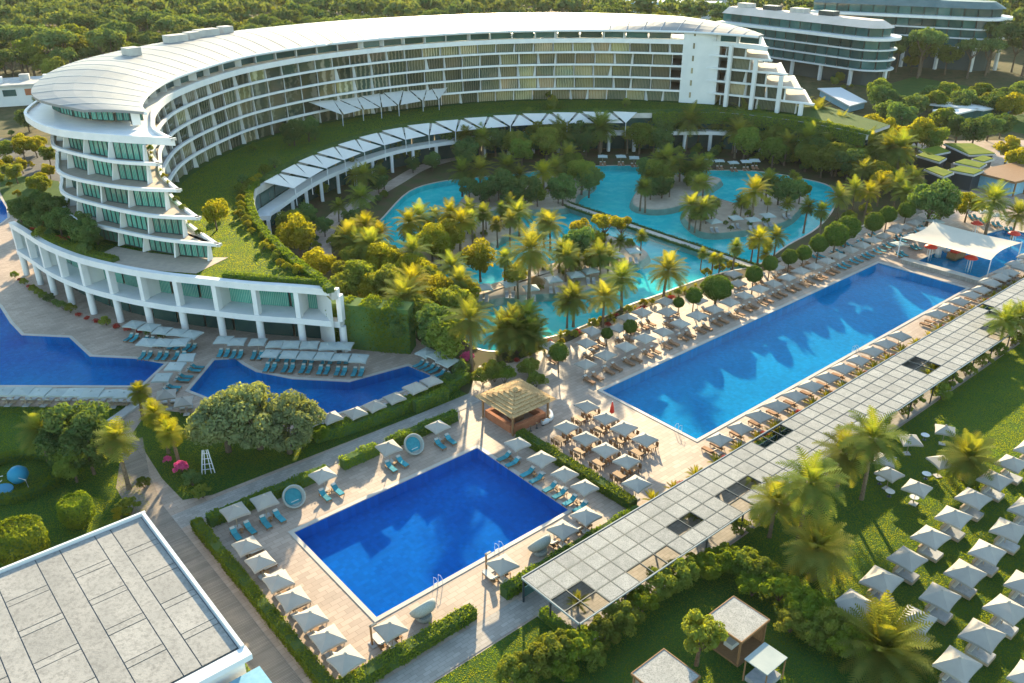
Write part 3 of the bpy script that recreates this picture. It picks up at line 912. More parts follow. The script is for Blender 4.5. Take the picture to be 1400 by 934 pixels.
# ------------------------------------------------------------------ buildings behind
def capsule(A, B, w, n=10):
    A, B = Vector((*A, 0)), Vector((*B, 0))
    d = (B - A).normalized(); nn = Vector((-d.y, d.x, 0))
    return [A - nn * w] + [B - nn * w * math.cos(math.pi * k / n) + d * w * math.sin(math.pi * k / n) for k in range(n + 1)] + [A + nn * w]
def wing(A, B, w, floors, label, roofm, ph=3.2):
    """a long block with a rounded end, on stilts"""
    t = thing('hotel_wing', label, 'building')
    for k, z in enumerate(floors):
        last = k == len(floors) - 1
        MB().prism(capsule(A, B, w + (.8 if last else 0)), z - .12, z + (.9 if last else .32)).build('floor_slab', 'white_band', t)
    for k in range(len(floors) - 1):
        wall_run(capsule(A, B, w - 1.3), floors[k] + .36, floors[k + 1] - .13, 5.2, 'glass_far', t, mull=3)
        MB().prism(capsule(A, B, w - 3.2), floors[k] + .36, floors[k + 1] - .14).build('core_wall', 'mullion', t)
    for p in resample(capsule(A, B, w - 1.5), step=14):
        MB().box((p.x, p.y, (floors[0] - .3) / 2), (1.1, 1.1, floors[0] - .3), .5).build('column', 'white_render', t)
    MB().prism(capsule(A, B, w - 4), 0, floors[0] - .32).build('core_wall', 'mullion', t)
    z = floors[-1] + .9
    wall_run(capsule(A, B, w - 3.2), z, z + ph, 5.2, 'glass_far', t, mull=3)
    MB().prism(capsule(A, B, w - 4.2), z + .01, z + ph - .02).build('core_wall', 'mullion', t)
    g = capsule(A, B, w - 2.2); c = capsule(A, B, w - 6.5)
    n = len(g)
    vs = [(p.x, p.y, z + ph) for p in g] + [(p.x, p.y, z + ph + 2.4) for p in c]
    MB().add(vs, [(i, (i + 1) % n, n + (i + 1) % n, n + i) for i in range(n)] + [tuple(range(n, 2 * n)), tuple(range(n - 1, -1, -1))]).build('roof', roofm, t)
    for k in range(4):
        q = Vector((*A, 0)).lerp(Vector((*B, 0)), .1 + .2 * k)
        MB().box((q.x, q.y, z + ph + 3.2), (7, 4, 1.8), math.atan2(B[1] - A[1], B[0] - A[0])).build('roof_plant_box', 'steel_dark' if k % 2 else 'concrete', t)
wing((99, 405), (139, 346), 9.5, [6, 9.6, 13.3, 17.0], 'five storey glass hotel wing on stilts, nearer of the two behind', 'roof_pale')
wing((140, 417), (197, 381), 11, [9.4, 13, 16.6, 20.4], 'teal glass hotel wing on stilts, farther of the two behind', 'roof_teal')
t = thing('office_building', 'long low teal roofed building in the trees behind the crescent', 'building', (98, 582, 0))
MB().box((0, 0, 4), (66, 14, 8), -.35).build('wall', 'white_render', t)
MB().box((0, -.2, 10.5), (70, 17, 1.4), -.35).build('roof', 'steel_blue', t)
MB().box((0, 0, 9), (62, 13, 2), -.35).build('window', 'glass_far', t)
t = thing('service_building', 'low flat roofed service building at the far left behind the hotel', 'building', (-166, 322, 0), .35)
MB().box((0, 0, 3.4), (64, 16, 6.8)).build('wall', 'white_render', t)
MB().box((0, 0, 7.1), (67, 18, .6)).build('roof', 'concrete', t)
for k in range(9):
    MB().box((-28 + k * 7, -8.05, 4.6), (4.2, .2, 2.2)).build('window', 'terracotta' if k % 2 else 'glass_far', t)
for k in range(7):
    MB().box((-26 + k * 8.2, 2 * (-1) ** k, 8.4), (3.2, 2.6, 2.0)).build('roof_plant_box', 'steel_white' if k % 2 else 'concrete', t)
flat('service_road', [(-230, 262), (-98, 205), (-92, 228), (-230, 300)], .05, 'asphalt')
rr = random.Random(3)
for k in range(26):
    px, py = rr.uniform(100, 240), rr.uniform(1, 15)
    if k > 14:
        px, py = rr.uniform(480, 560), rr.uniform(14, 24)
    if k > 20:
        px, py = rr.uniform(860, 1000), rr.uniform(-4, 4)
    p = W(px, py, 6)
    t = thing('town_house', '{n} small pale building from the left in the wood behind', 'house', (p.x, p.y, 0), rr.uniform(0, 1.5), group='small buildings in the distance')
    w, l, h = rr.uniform(9, 15), rr.uniform(12, 22), rr.uniform(5, 8)
    MB().box((0, 0, h / 2), (l, w, h)).build('wall', 'white_render', t)
    MB().add([(-l / 2 - .5, -w / 2 - .5, h), (l / 2 + .5, -w / 2 - .5, h), (l / 2 + .5, w / 2 + .5, h), (-l / 2 - .5, w / 2 + .5, h), (-l / 2 - .5, 0, h + 2.4), (l / 2 + .5, 0, h + 2.4)],
             [(0, 1, 5, 4), (2, 3, 4, 5), (1, 2, 5), (3, 0, 4), (3, 2, 1, 0)]).build('roof', rr.choice(['roof_pale', 'terracotta', 'concrete']), t)
    for q in range(3):
        MB().box((-l / 3 + q * l / 3, -w / 2 - .02, h * .55), (1.6, .1, 1.5)).build('window', 'glass_far', t)
# grass roofed pavilions on the right
GR = [((1256, 205), (1270, 213), (1300, 207), (1282, 199)), ((1252, 212), (1285, 222), (1295, 216), (1262, 208)), ((1290, 196), (1325, 212), (1362, 210), (1330, 196)), ((1303, 222), (1340, 230), (1350, 224), (1318, 217)),
      ((1328, 217), (1345, 222), (1360, 217), (1344, 212)), ((1263, 231), (1290, 242), (1305, 236), (1280, 227)), ((1295, 232), (1332, 239), (1346, 233), (1312, 226))]
for g in GR:
    P = WP(g, 4.2)
    c = sum(P, Vector()) / 4; c.z = 0
    t = thing('garden_pavilion', '{n} flat grass roofed pavilion from the left beside the trees', 'pavilion', c, group='grass roofed pavilions')
    L = [p - c for p in P]
    MB().prism(grow(L, -.5), 0, 3.7).build('wall', 'steel_dark', t)
    MB().prism(L, 3.7, 4.1).build('roof_slab', 'concrete', t)
    MB().prism(grow(L, -.25), 4.1, 4.3).build('grass_roof', 'grass_roof', t)
# sunlit lawn before the wings, white canopy roofs, wedge shaped roof
flat('lawn', WP([(1060, 92), (1205, 125), (1250, 138), (1345, 122), (1250, 105), (1205, 118), (1120, 96)]), .05, 'lawn')
flat('lawn', WP([(1360, 175), (1430, 190), (1430, 150), (1390, 158)]), .05, 'lawn')
for k, g in enumerate([((1270, 142), (1330, 136), (1395, 142), (1345, 150)), ((1275, 150), (1340, 148), (1310, 155), (1280, 156))]):
    P = WP(g, 4.5); c = sum(P, Vector()) / 4; c.z = 0
    t = thing('canopy_building', ['long low pavilion with pale roof below the glass wings', 'smaller pale roofed pavilion below the glass wings'][k], 'pavilion', c)
    L = [p - c for p in P]
    MB().prism(grow(L, -.8), 0, 4).build('wall', 'glass_far', t)
    MB().prism(L, 4, 4.5).build('roof', 'white_render', t)
P = WP([(1128, 118), (1160, 132), (1182, 128), (1150, 142)], 3)
t = thing('wedge_roof', 'blue grey wedge shaped roof beside the crescent\'s right end', 'roof', (P[0] + P[2]) / 2)
o = Vector(t.location); o.z = 0; t.location = o
MB().prism([p - o for p in WP([(1122, 120), (1162, 141), (1183, 136), (1150, 120)], 3)], 0, 2.2).build('wall', 'steel_blue', t)
MB().prism([p - o for p in WP([(1118, 119), (1162, 143), (1186, 137), (1150, 118)], 3)], 2.2, 2.6).build('roof', 'steel_white', t)
# dark timber lounge by the right edge
t = thing('pool_bar', 'dark timber pool bar with flat roof at the right edge', 'bar', W(1385, 255))
MB().box((0, 0, 1.6), (16, 9, 3.2), .5).build('wall', 'steel_blue', t)
MB().box((0, 0, 3.5), (18, 11, .5), .5).build('roof', 'wood', t)
for k in range(5):
    q = Matrix.Rotation(.5, 3, 'Z') @ Vector((-8 + k * 4, -5.2, 1.6))
    MB().box(q, (.3, .3, 3.2), .5).build('post', 'wood', t)
# ------------------------------------------------------------------ parasols, loungers and other furniture (meshes shared by all copies)
def canopy_mesh(sx, sy, rise, m, val=.22):
    mb = MB()
    n = 4
    hx, hy = sx / 2, sy / 2
    cs = [(-hx, -hy), (hx, -hy), (hx, hy), (-hx, hy)]
    vs, fs = [(0, 0, rise)], []
    ring = []
    for k in range(4):
        a, b = cs[k], cs[(k + 1) % 4]
        for j in range(4):
            t = j / 4
            x, y = a[0] + (b[0] - a[0]) * t, a[1] + (b[1] - a[1]) * t
            e = 4 * t * (1 - t)
            ring.append((x * (1 - .05 * e), y * (1 - .05 * e), .05 * e))
    mid = [(x * .5, y * .5, rise * .54 + z * .2) for x, y, z in ring]
    N = len(ring)
    vs += mid + ring + [(x * 1.005, y * 1.005, z - val) for x, y, z in ring]
    fs += [(0, 1 + i, 1 + (i + 1) % N) for i in range(N)]
    for r in range(2):
        o = 1 + r * N
        fs += [(o + i, o + N + i, o + N + (i + 1) % N, o + (i + 1) % N) for i in range(N)]
    return mb.add(vs, fs).mesh('canopy', m)
def parasol_kit(sx, sy, rise, m, h):
    cm = canopy_mesh(sx, sy, rise, m)
    cm.transform(Matrix.Translation((0, 0, h - rise * .5)))
    pole = MB().tube([(0, 0, .1), (0, 0, h + rise * .5 + .12)], .04, 6).mesh('pole', 'wood_pale')
    ribs = MB()
    for x, y in ((-1, -1), (1, -1), (1, 1), (-1, 1)):
        ribs.bar((0, 0, h - .1), (x * sx * .46, y * sy * .46, h - rise * .5 - .05), .04)
    base = MB().box((0, 0, .05), (.8, .8, .1)).mesh('base', 'concrete')
    cap = MB().lathe([(.16, 0), (.12, .1), (.03, .16)], 8, (0, 0, h + rise * .5 - .02)).mesh('vent_cap', m)
    return [('pole', pole, []), ('base', base, []), ('canopy', cm, [('rib', ribs.mesh('rib', 'wood_pale')), ('vent_cap', cap)])]
PK = {
    'cream': parasol_kit(2.4, 2.4, .68, 'canvas', 2.45),
    'lawn': parasol_kit(3.15, 2.75, .8, 'canvas', 2.6),
    'teal': parasol_kit(2.35, 2.5, .28, 'canvas_shade_tint', 2.35),
    'round': parasol_kit(2.6, 2.6, .5, 'canvas_shade_tint', 2.4),
}
def lounger_kit(cush, frame):
    f = MB()
    f.box((0, 0, .27), (1.95, .68, .07))
    leg = [MB().box((x, y, .13), (.06, .06, .26)).mesh('leg', frame) for x in (-.85, .85) for y in (-.3, .3)]
    mt = MB().box((-.33, 0, .36), (1.25, .62, .10)).mesh('mattress', cush)
    b = MB().box((.62, 0, .56), (.82, .62, .10), 0, -R(35)).mesh('backrest', cush)
    pl = MB().box((.86, 0, .80), (.26, .5, .12), 0, -R(35)).mesh('pillow', 'cushion_white')
    return [('frame', f.mesh('frame', frame), []), ('mattress', mt, []), ('backrest', b, [('pillow', pl)])] + [('leg', l, []) for l in leg]
LK = {'teal': lounger_kit('cushion_teal', 'wood'), 'brown': lounger_kit('cushion_brown', 'wood'), 'grey': lounger_kit('cushion_grey', 'wood_pale'), 'white': lounger_kit('cushion_white', 'wood')}
GZ = .015
def parasol(p, kind, rz, label, group, order=None):
    o = kit(thing('parasol', label, 'parasol', (p[0], p[1], p[2] if len(p) > 2 and p[2] > .2 else GZ), rz + random.uniform(-.09, .09), sc=random.uniform(.96, 1.05), group=group, order=order), PK[kind])
    o.rotation_euler = (random.gauss(0, .02), random.gauss(0, .02), o.rotation_euler[2])
    return o
def lounger(p, kind, rz, label, group, order=None):
    """local +x is the head end"""
    return kit(thing('sun_lounger', label, 'sun lounger', (p[0], p[1], p[2] if len(p) > 2 and p[2] > .2 else GZ), rz + random.uniform(-.04, .04), group=group, order=order), LK[kind])
def side_table(p, label, group, order=None):
    t = thing('side_table', label, 'table', (p[0], p[1], GZ), group=group, order=order)
    obj('top', ST_TOP, t); obj('leg', ST_LEG, t)
ST_TOP = MB().lathe([(.26, .40), (.26, .44)], 10).mesh('top', 'wood')
ST_LEG = MB().lathe([(.2, 0), (.04, .04), (.04, .40)], 8).mesh('leg', 'wood')
def station(p, head, kind, lk, n, row, where, idx, offs=1.1, spread=.95, table=True, ang=None, z=0):
    """a parasol with n loungers below it whose heads point along the plan direction `head`"""
    head = Vector((head[0], head[1], 0)).normalized()
    side = Vector((-head.y, head.x, 0))
    p = Vector((p[0], p[1], z))
    rz = math.atan2(head.y, head.x)
    parasol(p, kind, rz if ang is None else ang, '{n} parasol from left ' + where, 'parasols ' + row)
    for k in range(n):
        q = p + side * (k - (n - 1) / 2) * spread * 2 * (.5 if n > 2 else .85) - head * offs
        lounger(q, lk, rz, '{n} %s lounger from left ' % {'teal': 'teal', 'brown': 'brown', 'grey': 'grey', 'white': 'white'}[lk] + where, 'loungers ' + row)
    if table:
        q = p - head * (offs - .45) + side * random.uniform(-.1, .1)
        side_table(q, '{n} small table from left ' + where, 'tables ' + row)
UD = (CU, SU); VD = (-SU, CU)
nUD = (-CU, -SU); nVD = (SU, -CU)
# around the small pool
for i, v in enumerate((70.0, 66.9, 63.2, 59.9, 56.7, 53.5, 50.3)):
    station(U(23.8, v), nUD, 'cream', 'white', 2, 'on the small pool\'s lower left side', 'on the small pool\'s lower left side', i, offs=.9)
for i, (u, v) in enumerate(((25.2, 75.9), (28.5, 75.7), (35.8, 75.8), (44.6, 75.7), (51.9, 75.8))):
    station(U(u, v), VD, 'cream', 'teal', 2, 'behind the small pool by the upper hedge', 'behind the small pool by the upper hedge', i, offs=1.5)
for i, v in enumerate((66.2, 61.9, 58.0, 54.7)):
    station(U(56.8, v), UD, 'cream', 'teal', 2, 'between the small pool and the dining hedge', 'between the small pool and the dining hedge', i, offs=1.5)
for i, u in enumerate((53.2, 49.8, 41.7, 28.7)):
    station(U(u, 50.9), nVD, 'cream', 'white', 2, 'on the small pool\'s near edge', 'on the small pool\'s near edge', i, offs=1.0)
# round wicker daybeds
def daybed_kit():
    sh = MB()
    n = 24
    prof = [(0, -.62), (.6, -.58), (1.05, -.38), (1.3, 0), (1.34, .32), (1.26, .42), (1.14, .34), (1.08, .05), (.9, -.22), (0, -.26)]
    vs, fs = [], []
    for r, z in prof:
        for k in range(n):
            a = 2 * math.pi * k / n
            vs.append(Vector((z, r * math.cos(a), r * math.sin(a))))
    for i in range(len(prof) - 1):
        fs += [(i * n + k, (i + 1) * n + k, (i + 1) * n + (k + 1) % n, i * n + (k + 1) % n) for k in range(n)]
    M = Matrix.Translation((0, 0, 1.08)) @ Matrix.Rotation(-R(38), 4, 'Y')
    shell = MB().add([M @ v for v in vs], fs).mesh('shell', 'wicker', True)
    cu = MB().lathe([(1.0, -.25), (1.03, -.1), (.9, -.02)], 20)
    M2 = M @ Matrix.Rotation(R(90), 4, 'Y')
    cushion = MB().add([M2 @ Vector(v) for v in cu.v], cu.f).mesh('cushion', 'cushion_teal')
    pil = MB().box((.15, 0, .62), (.3, .9, .25), 0, .3).mesh('pillow', 'cushion_white')
    base = MB().lathe([(.75, 0), (.8, .2), (.7, .45)], 16).mesh('base', 'wicker')
    return [('shell', shell, []), ('cushion', cushion, [('pillow', pil)]), ('base', base, [])]
DK = daybed_kit()
for (u, v, d, w) in ((31.8, 75.6, nVD, 'behind the small pool, beside the lower hedge corner'), (48.0, 75.6, nVD, 'behind the small pool, nearer the thatched hut'), (47.3, 51.6, VD, 'at the near edge of the small pool, right one'), (32.8, 51.8, VD, 'at the near edge of the small pool, left one')):
    p = U(u, v, GZ)
    kit(thing('round_daybed', 'round wicker daybed ' + w, 'daybed', p, math.atan2(d[1], d[0]), group='round wicker daybeds'), DK)
# long pool, pergola side
n = 23
for i in range(n):
    u = 76.2 + i * (163 - 76.2) / (n - 1)
    if i in (12, 13):
        continue
    station(U(u, 50.9), nVD, 'cream', 'brown', 2, 'along the long pool beside the pergola', 'along the long pool beside the pergola', i, offs=-.3 + 1.2, table=False)
# long pool, lagoon side: front row and the looser rows behind
for i in range(24):
    u = 77.6 + i * 4.15
    st = 'teal' if u > 143 else 'brown'
    station(U(u, 75.6 + random.uniform(-.15, .15)), VD, 'cream', st, 2, 'in the long pool\'s front lagoon side row', 'in the long pool\'s front lagoon side row', i, offs=1.6, table=False)
for i, (u, v) in enumerate(((82.5, 80.3), (89.9, 80.6), (85.8, 82.5), (93.6, 82.4), (96.9, 82.2), (100.1, 79.8), (103.1, 82.6), (77.8, 83.1), (107.6, 79.4), (118.6, 79.6), (121.7, 82.8), (125, 80.4), (130.2, 80), (135, 81), (139.5, 80.2), (144.8, 81.3), (149.5, 80), (154.5, 80.8), (159, 80.0), (164.2, 80.6), (167.5, 76.4), (172.2, 79.8), (176, 76.2), (180, 79))):
    station(U(u, v), VD, 'cream', 'teal' if u > 143 else 'brown', 2, 'under the clipped trees by the long pool', 'under the clipped trees by the long pool', i, offs=1.3)
# lawn at the lower right
LAWN = [(62.5, 25.4), (67.4, 25.4), (72.4, 25.4), (77.4, 25.4), (82.3, 25.4), (87.2, 25.6), (65.1, 20.8), (69.6, 20.8), (74.6, 20.8), (79.4, 20.8), (84.5, 20.8), (89.5, 20.9), (94.4, 21), (62.7, 16.1), (67.6, 16.1), (72.4, 16.1), (77.3, 16.4), (82.2, 16.2), (61, 11.4), (66, 11.5), (71, 11.5), (92.5, 25.6), (97.4, 25.6), (102.2, 25.4)]
bedm = [('frame', MB().box((0, 0, .2), (2.0, 1.6, .26)).mesh('frame', 'wood_pale'), []), ('mattress', MB().box((0, 0, .40), (1.94, 1.54, .16)).mesh('mattress', 'cushion_grey'), []),
        ('headrest', MB().box((.98, 0, .62), (.16, 1.6, .7)).mesh('headrest', 'wood_pale'), [('pillow', MB().box((.72, 0, .55), (.3, 1.3, .16)).mesh('pillow', 'cushion_white'))])]
for i, (u, v) in enumerate(LAWN):
    p = U(u, v, .04)
    parasol(U(u, v, .04), 'lawn', YAW, '{n} white parasol from the left among the daybeds on the lawn', 'parasols over the lawn daybeds')
    q = p + Vector((*nUD, 0)) * .1 - Vector((*VD, 0)) * .3
    kit(thing('lawn_daybed', '{n} grey double daybed from the left on the lawn', 'daybed', q, YAW + math.pi / 2, group='double daybeds on the lawn'), bedm)
for i, (px, py) in enumerate(((1294, 583), (1245, 596), (1288, 626), (1218, 643), (1255, 663), (1210, 623))):
    p = W(px, py, 2.6); p.z = .04
    parasol(p, 'cream', YAW + .5 + .3 * i, '{n} loose parasol from the left over the small round tables on the lawn', 'loose parasols on the shaded lawn')
tbl_top = MB().lathe([(.5, .70), (.52, .72), (.5, .75)], 18).mesh('top', 'white_plastic')
tbl_leg = MB().lathe([(.28, 0), (.05, .05), (.05, .70)], 10).mesh('leg', 'steel_dark')
for px, py in ((1265, 595), (1204, 655), (1217, 672), (1250, 680), (1267, 648)):
    p = W(px, py, .73); p.z = .04
    kit(thing('bistro_table', '{n} white round bistro table from the left on the shaded lawn', 'table', p, group='round tables on the lawn'), [('top', tbl_top, []), ('leg', tbl_leg, [])])
# dining terrace
dt_top = MB().box((0, 0, .74), (1.5, .9, .05)).mesh('top', 'wood')
dt_leg = [MB().box((x, y, .36), (.07, .07, .72)).mesh('leg', 'wood') for x in (-.65, .65) for y in (-.36, .36)]
ch_seat = MB().box((0, 0, .45), (.46, .46, .06)).mesh('seat', 'wood')
ch_back = MB().box((.22, 0, .75), (.05, .46, .55), 0, .12).mesh('backrest', 'wood')
ch_leg = [MB().box((x, y, .21), (.045, .045, .42)).mesh('leg', 'wood') for x in (-.19, .19) for y in (-.19, .19)]
for i, (u, v) in enumerate(((69.3, 67.1), (69.2, 63.5), (69.2, 60.2), (69.1, 56.9), (64, 65.2), (63.9, 61.7), (63.9, 58.4), (64, 55.1), (61.6, 51.4))):
    wh = 'on the dining terrace between the two pools'
    parasol(U(u, v), 'cream', YAW, '{n} parasol from the left ' + wh, 'dining terrace parasols')
    if i == 8:
        continue
    for s in (-1, 1):
        c = U(u + s * 1.15, v, GZ)
        kit(thing('dining_table', '{n} wooden table from the left ' + wh, 'table', c, YAW + math.pi / 2, group='dining terrace tables'), [('top', dt_top, [])] + [('leg', l, []) for l in dt_leg])
        for a, b, r in ((.38, .75, 0), (-.38, .75, 0), (.38, -.75, math.pi), (-.38, -.75, math.pi)):
            q = U(u + s * 1.15 + b * .95, v + a, GZ)
            kit(thing('dining_chair', '{n} wooden chair from the left ' + wh, 'chair', q, YAW + r, group='dining terrace chairs'), [('seat', ch_seat, []), ('backrest', ch_back, [])] + [('leg', l, []) for l in ch_leg])
# closed red parasol
p = W(836, 575)
t = thing('closed_parasol', 'folded red parasol standing near the long pool corner', 'parasol', p)
MB().tube([(0, 0, 0), (0, 0, 2.9)], .05, 8).build('pole', 'steel_white', t)
MB().lathe([(.10, 1.1), (.32, 1.3), (.24, 2.0), (.06, 2.85)], 10).build('canopy', 'red_paint', t)
MB().box((0, 0, .06), (.8, .8, .12)).build('base', 'concrete', t)
# in front of the hotel podium: rows whose canvas colour carries a teal shade tint
def px_rows(lst, where, row, head, lk='teal', kind='teal', n=2, offs=1.2, ang=None, h=2.35, spread=.6, tb=False):
    for i, (x, y) in enumerate(lst):
        p = W(x, y, h); p.z = 0
        station(p, head, kind, lk, n, row, where, i, offs=offs, spread=spread, ang=ang, table=tb)
px_rows([(183, 443), (204, 446.5), (222, 450), (242, 453.5), (262, 456)], 'in the rear row left of the podium columns', 'rear left podium row', (.25, 1))
px_rows([(200, 466.5), (222.5, 467), (246, 467)], 'in the front row beside the left canal pool', 'front left podium row', (.05, 1))
px_rows([(254, 487), (238, 500), (221, 514)], 'on the bridge between the canal pools', 'bridge row', (-1, .1), ang=.1)
px_rows([(306, 463), (324, 465)], 'at the tip of the right canal pool', 'canal tip pair', (0, 1))
px_rows([(352, 466), (377, 469), (398, 470), (423, 471), (448, 472), (470, 472)], 'in the rear row under the podium', 'rear right podium row', (.02, 1))
px_rows([(370, 482), (395, 483), (419, 484), (443, 485.5), (466.5, 487), (490, 488)], 'in the front row beside the right canal pool', 'front right podium row', (.06, 1))
px_rows([(583, 480), (598, 485), (612, 493)], 'by the canal end beneath the pink shrub', 'canal end row', (.7, .7), ang=-.75)
px_rows([(590, 519), (567, 529), (539, 541), (511.6, 552), (485, 562), (453, 568), (428, 572)], 'along the canal\'s near edge beside the hedge', 'canal hedge row', (.66, -.75), kind='cream', lk='grey', ang=YAW)
px_rows([(-20, 533), (5, 534), (30, 534), (54, 534.5), (78, 535), (102, 535), (126, 536), (150, 536.5), (170, 537)], 'in the row below the left canal pool', 'left canal row', (0, -1), lk='grey')
px_rows([(227, 538), (251, 546)], 'by the bridge landing above the lawn', 'bridge landing pair', (.3, -1), kind='cream', lk='grey')
# lagoon beaches
px_rows([(661, 388), (697, 383), (757, 377), (787, 371), (808, 365), (726, 388), (842, 345), (866, 338)], 'on the large sandy island', 'south island', (0, 1), kind='round', lk='grey', ang=.3, h=2.8)
px_rows([(977, 298), (1006, 293), (1050, 290), (1076, 280), (1030, 296)], 'on the pale east island', 'east island', (0, 1), kind='round', lk='grey', ang=.3, h=2.8)
px_rows([(824, 213), (849, 213), (867, 215), (968, 218), (984, 218.6), (1003, 221), (1020, 220), (1032, 218)], 'on the far lagoon shore below the trees', 'far lagoon shore', (0, 1), kind='teal', lk='brown')
px_rows([(1230, 332), (1249, 323), (1265, 313), (1279, 302)], 'in the shaded row left of the white sail', 'sail side row', (-.3, 1), kind='teal')
px_rows([(1345, 288), (1362, 293), (1380, 300), (1330, 283)], 'behind the children pool', 'children pool rear row', (0, 1), kind='teal')
px_rows([(1352, 384), (1372, 371), (1388, 360), (1402, 350)], 'at the pergola end beside the children pool', 'children pool right row', (.7, -.7), kind='cream', lk='brown', ang=YAW)

# ------------------------------------------------------------------ pool ladders, shower, lawn frames
lad = MB()
for s in (-.28, .28):
    lad.tube([(s, -.45, 0), (s, -.4, .7), (s, -.1, .9), (s, .25, .75), (s, .3, .2), (s, .3, -.9)], .035, 6)
lad_r = [MB().box((0, .3, z), (.56, .06, .05)).mesh('rung', 'steel_white') for z in (-.2, -.5, -.8)]
lad_m = lad.mesh('rail', 'steel_white')
for (u, v, r, w) in ((36.5, 54.72, 0, 'on the near edge of the small pool by the left daybed'), (44.3, 54.72, 0, 'on the near edge of the small pool by the right daybed'), (76.49, 57.5, -math.pi / 2, 'at the near end of the long pool'), (114, 54.6, 0, 'on the pergola side of the long pool')):
    t = thing('pool_ladder', 'steel pool ladder ' + w, 'ladder', U(u, v, .08), YAW + r, group='pool ladders')
    kit(t, [('rail', lad_m, [])] + [('rung', m, []) for m in lad_r])
for (px, py, w) in ((509, 882, 'by the lower left corner of the small pool'), (665, 782, 'on the right of the small pool\'s near edge')):
    t = thing('outdoor_shower', 'tall thin outdoor shower ' + w, 'shower', W(px, py, .015), YAW, group='outdoor showers')
    MB().box((0, 0, 1.15), (.16, .12, 2.3)).build('column', 'wood', t)
    MB().box((.25, 0, 2.26), (.7, .24, .08)).build('shower_head', 'steel_dark', t)
    MB().box((.3, 0, .03), (1, .9, .05)).build('tray', 'concrete', t)
t = thing('sculpture_frame', 'white ladder shaped frame sculpture on the lawn below the olive trees', 'sculpture', W(285, 648), .2)
for s in (-1, 1):
    MB().bar((s * .75, 0, 0), (s * .3, .6, 3.0), .10).build('leg', 'white_plastic', t)
    MB().bar((s * .35, 0, 0), (s * .12, .6, 3.0), .08).build('leg', 'white_plastic', t)
for k in range(4):
    MB().bar((-.62 + k * .1, .1 + .14 * k, .6 + .65 * k), (.62 - k * .1, .1 + .14 * k, .6 + .65 * k), .06).build('rung', 'white_plastic', t)
t = thing('climbing_toy', 'blue globe climbing toy with white rails inside the round hedge', 'play equipment', W(16, 668))
MB().lathe([(.05, .3), (.8, .55), (1.15, 1.2), (1.05, 1.75), (.6, 2.2), (.05, 2.35)], 16, (.6, .9, 0)).build('globe', 'blue_rubber', t, smooth=True)
MB().lathe([(1.4, 0), (1.4, .12)], 20, (-1.0, -.6, .05)).build('mat', 'blue_rubber', t)
for k in range(4):
    a = k * 1.4
    MB().tube([(2.0 * math.cos(a), 1.6 * math.sin(a), 0), (1.9 * math.cos(a), 1.5 * math.sin(a), 1.2), (.8 * math.cos(a), .7 * math.sin(a), 1.6)], .06, 6).build('rail', 'white_plastic', t)

# ------------------------------------------------------------------ thatched pool bar
hu = thing('thatched_hut', 'square pool bar with thatched pyramid roof between the pools', 'hut', U(62.6, 73.4), YAW)
def thatch_panels(w, h0, h1, rows, cols_per, par):
    hw = w / 2
    for side in range(4):
        M = Matrix.Rotation(side * math.pi / 2, 4, 'Z')
        for r in range(rows):
            t0, t1 = r / rows, (r + 1) / rows
            a0, a1 = hw * (1 - t0), hw * (1 - t1)
            z0, z1 = h0 + (h1 - h0) * t0, h0 + (h1 - h0) * t1
            c = max(1, int(round(cols_per * (1 - t0))))
            for k in range(c):
                f0, f1 = -1 + 2 * k / c, -1 + 2 * (k + 1) / c
                g = .06
                P = [Vector((a0 + g, a0 * f0, z0 - .02)), Vector((a0 + g, a0 * f1, z0 - .02)), Vector((a1 - g, a1 * f1, z1)), Vector((a1 - g, a1 * f0, z1))]
                up = Vector((.08, 0, .12 + random.uniform(-.02, .05)))
                vs = [M @ p for p in P] + [M @ (P[0] + up), M @ (P[1] + up), M @ (P[2] + Vector((0, 0, .03))), M @ (P[3] + Vector((0, 0, .03)))]
                MB().add(vs, [(3, 2, 1, 0), (4, 5, 6, 7), (0, 1, 5, 4), (1, 2, 6, 5), (2, 3, 7, 6), (3, 0, 4, 7)]).build('thatch_bundle', 'thatch', par)
hr = obj('roof', None, hu)
thatch_panels(7.3, 3.1, 4.5, 7, 7, hr)
MB().lathe([(.4, 4.45), (.3, 4.65), (.05, 4.8)], 8).build('ridge_cap', 'thatch', hr)
for x in (-3, 3):
    for y in (-3, 3):
        MB().box((x, y, 1.55), (.22, .22, 3.1)).build('post', 'wood', hu)
for x, y, a, b in ((0, -2.6, 5.6, .5), (0, 2.6, 5.6, .5), (-2.6, 0, .5, 4.6), (2.6, 0, .5, 4.6)):
    MB().box((x, y, .55), (a, b, 1.1)).build('counter', 'terracotta', hu)
MB().box((0, 0, 1.2), (1.6, 1.6, 2.4)).build('bar_back', 'wood', hu)
for k in range(6):
    q = U(62.6 - 2.6 + k * 1.05, 73.4 - 3.6, GZ)
    t = thing('bar_stool', '{n} stool from the left at the thatched bar counter', 'stool', q, group='stools at the thatched bar')
    MB().lathe([(.2, .72), (.2, .78)], 10).build('seat', 'wood', t)
    MB().lathe([(.2, 0), (.04, .04), (.04, .72)], 8).build('leg', 'steel_dark', t)
t = thing('white_planter', 'curved white planter wall beside the thatched bar', 'planter', W(735, 572))
MB().tube([(1.8 * math.cos(a), 1.8 * math.sin(a), .45) for a in [k * .25 - 1.3 for k in range(9)]], .35, 6).build('body', 'white_render', t)

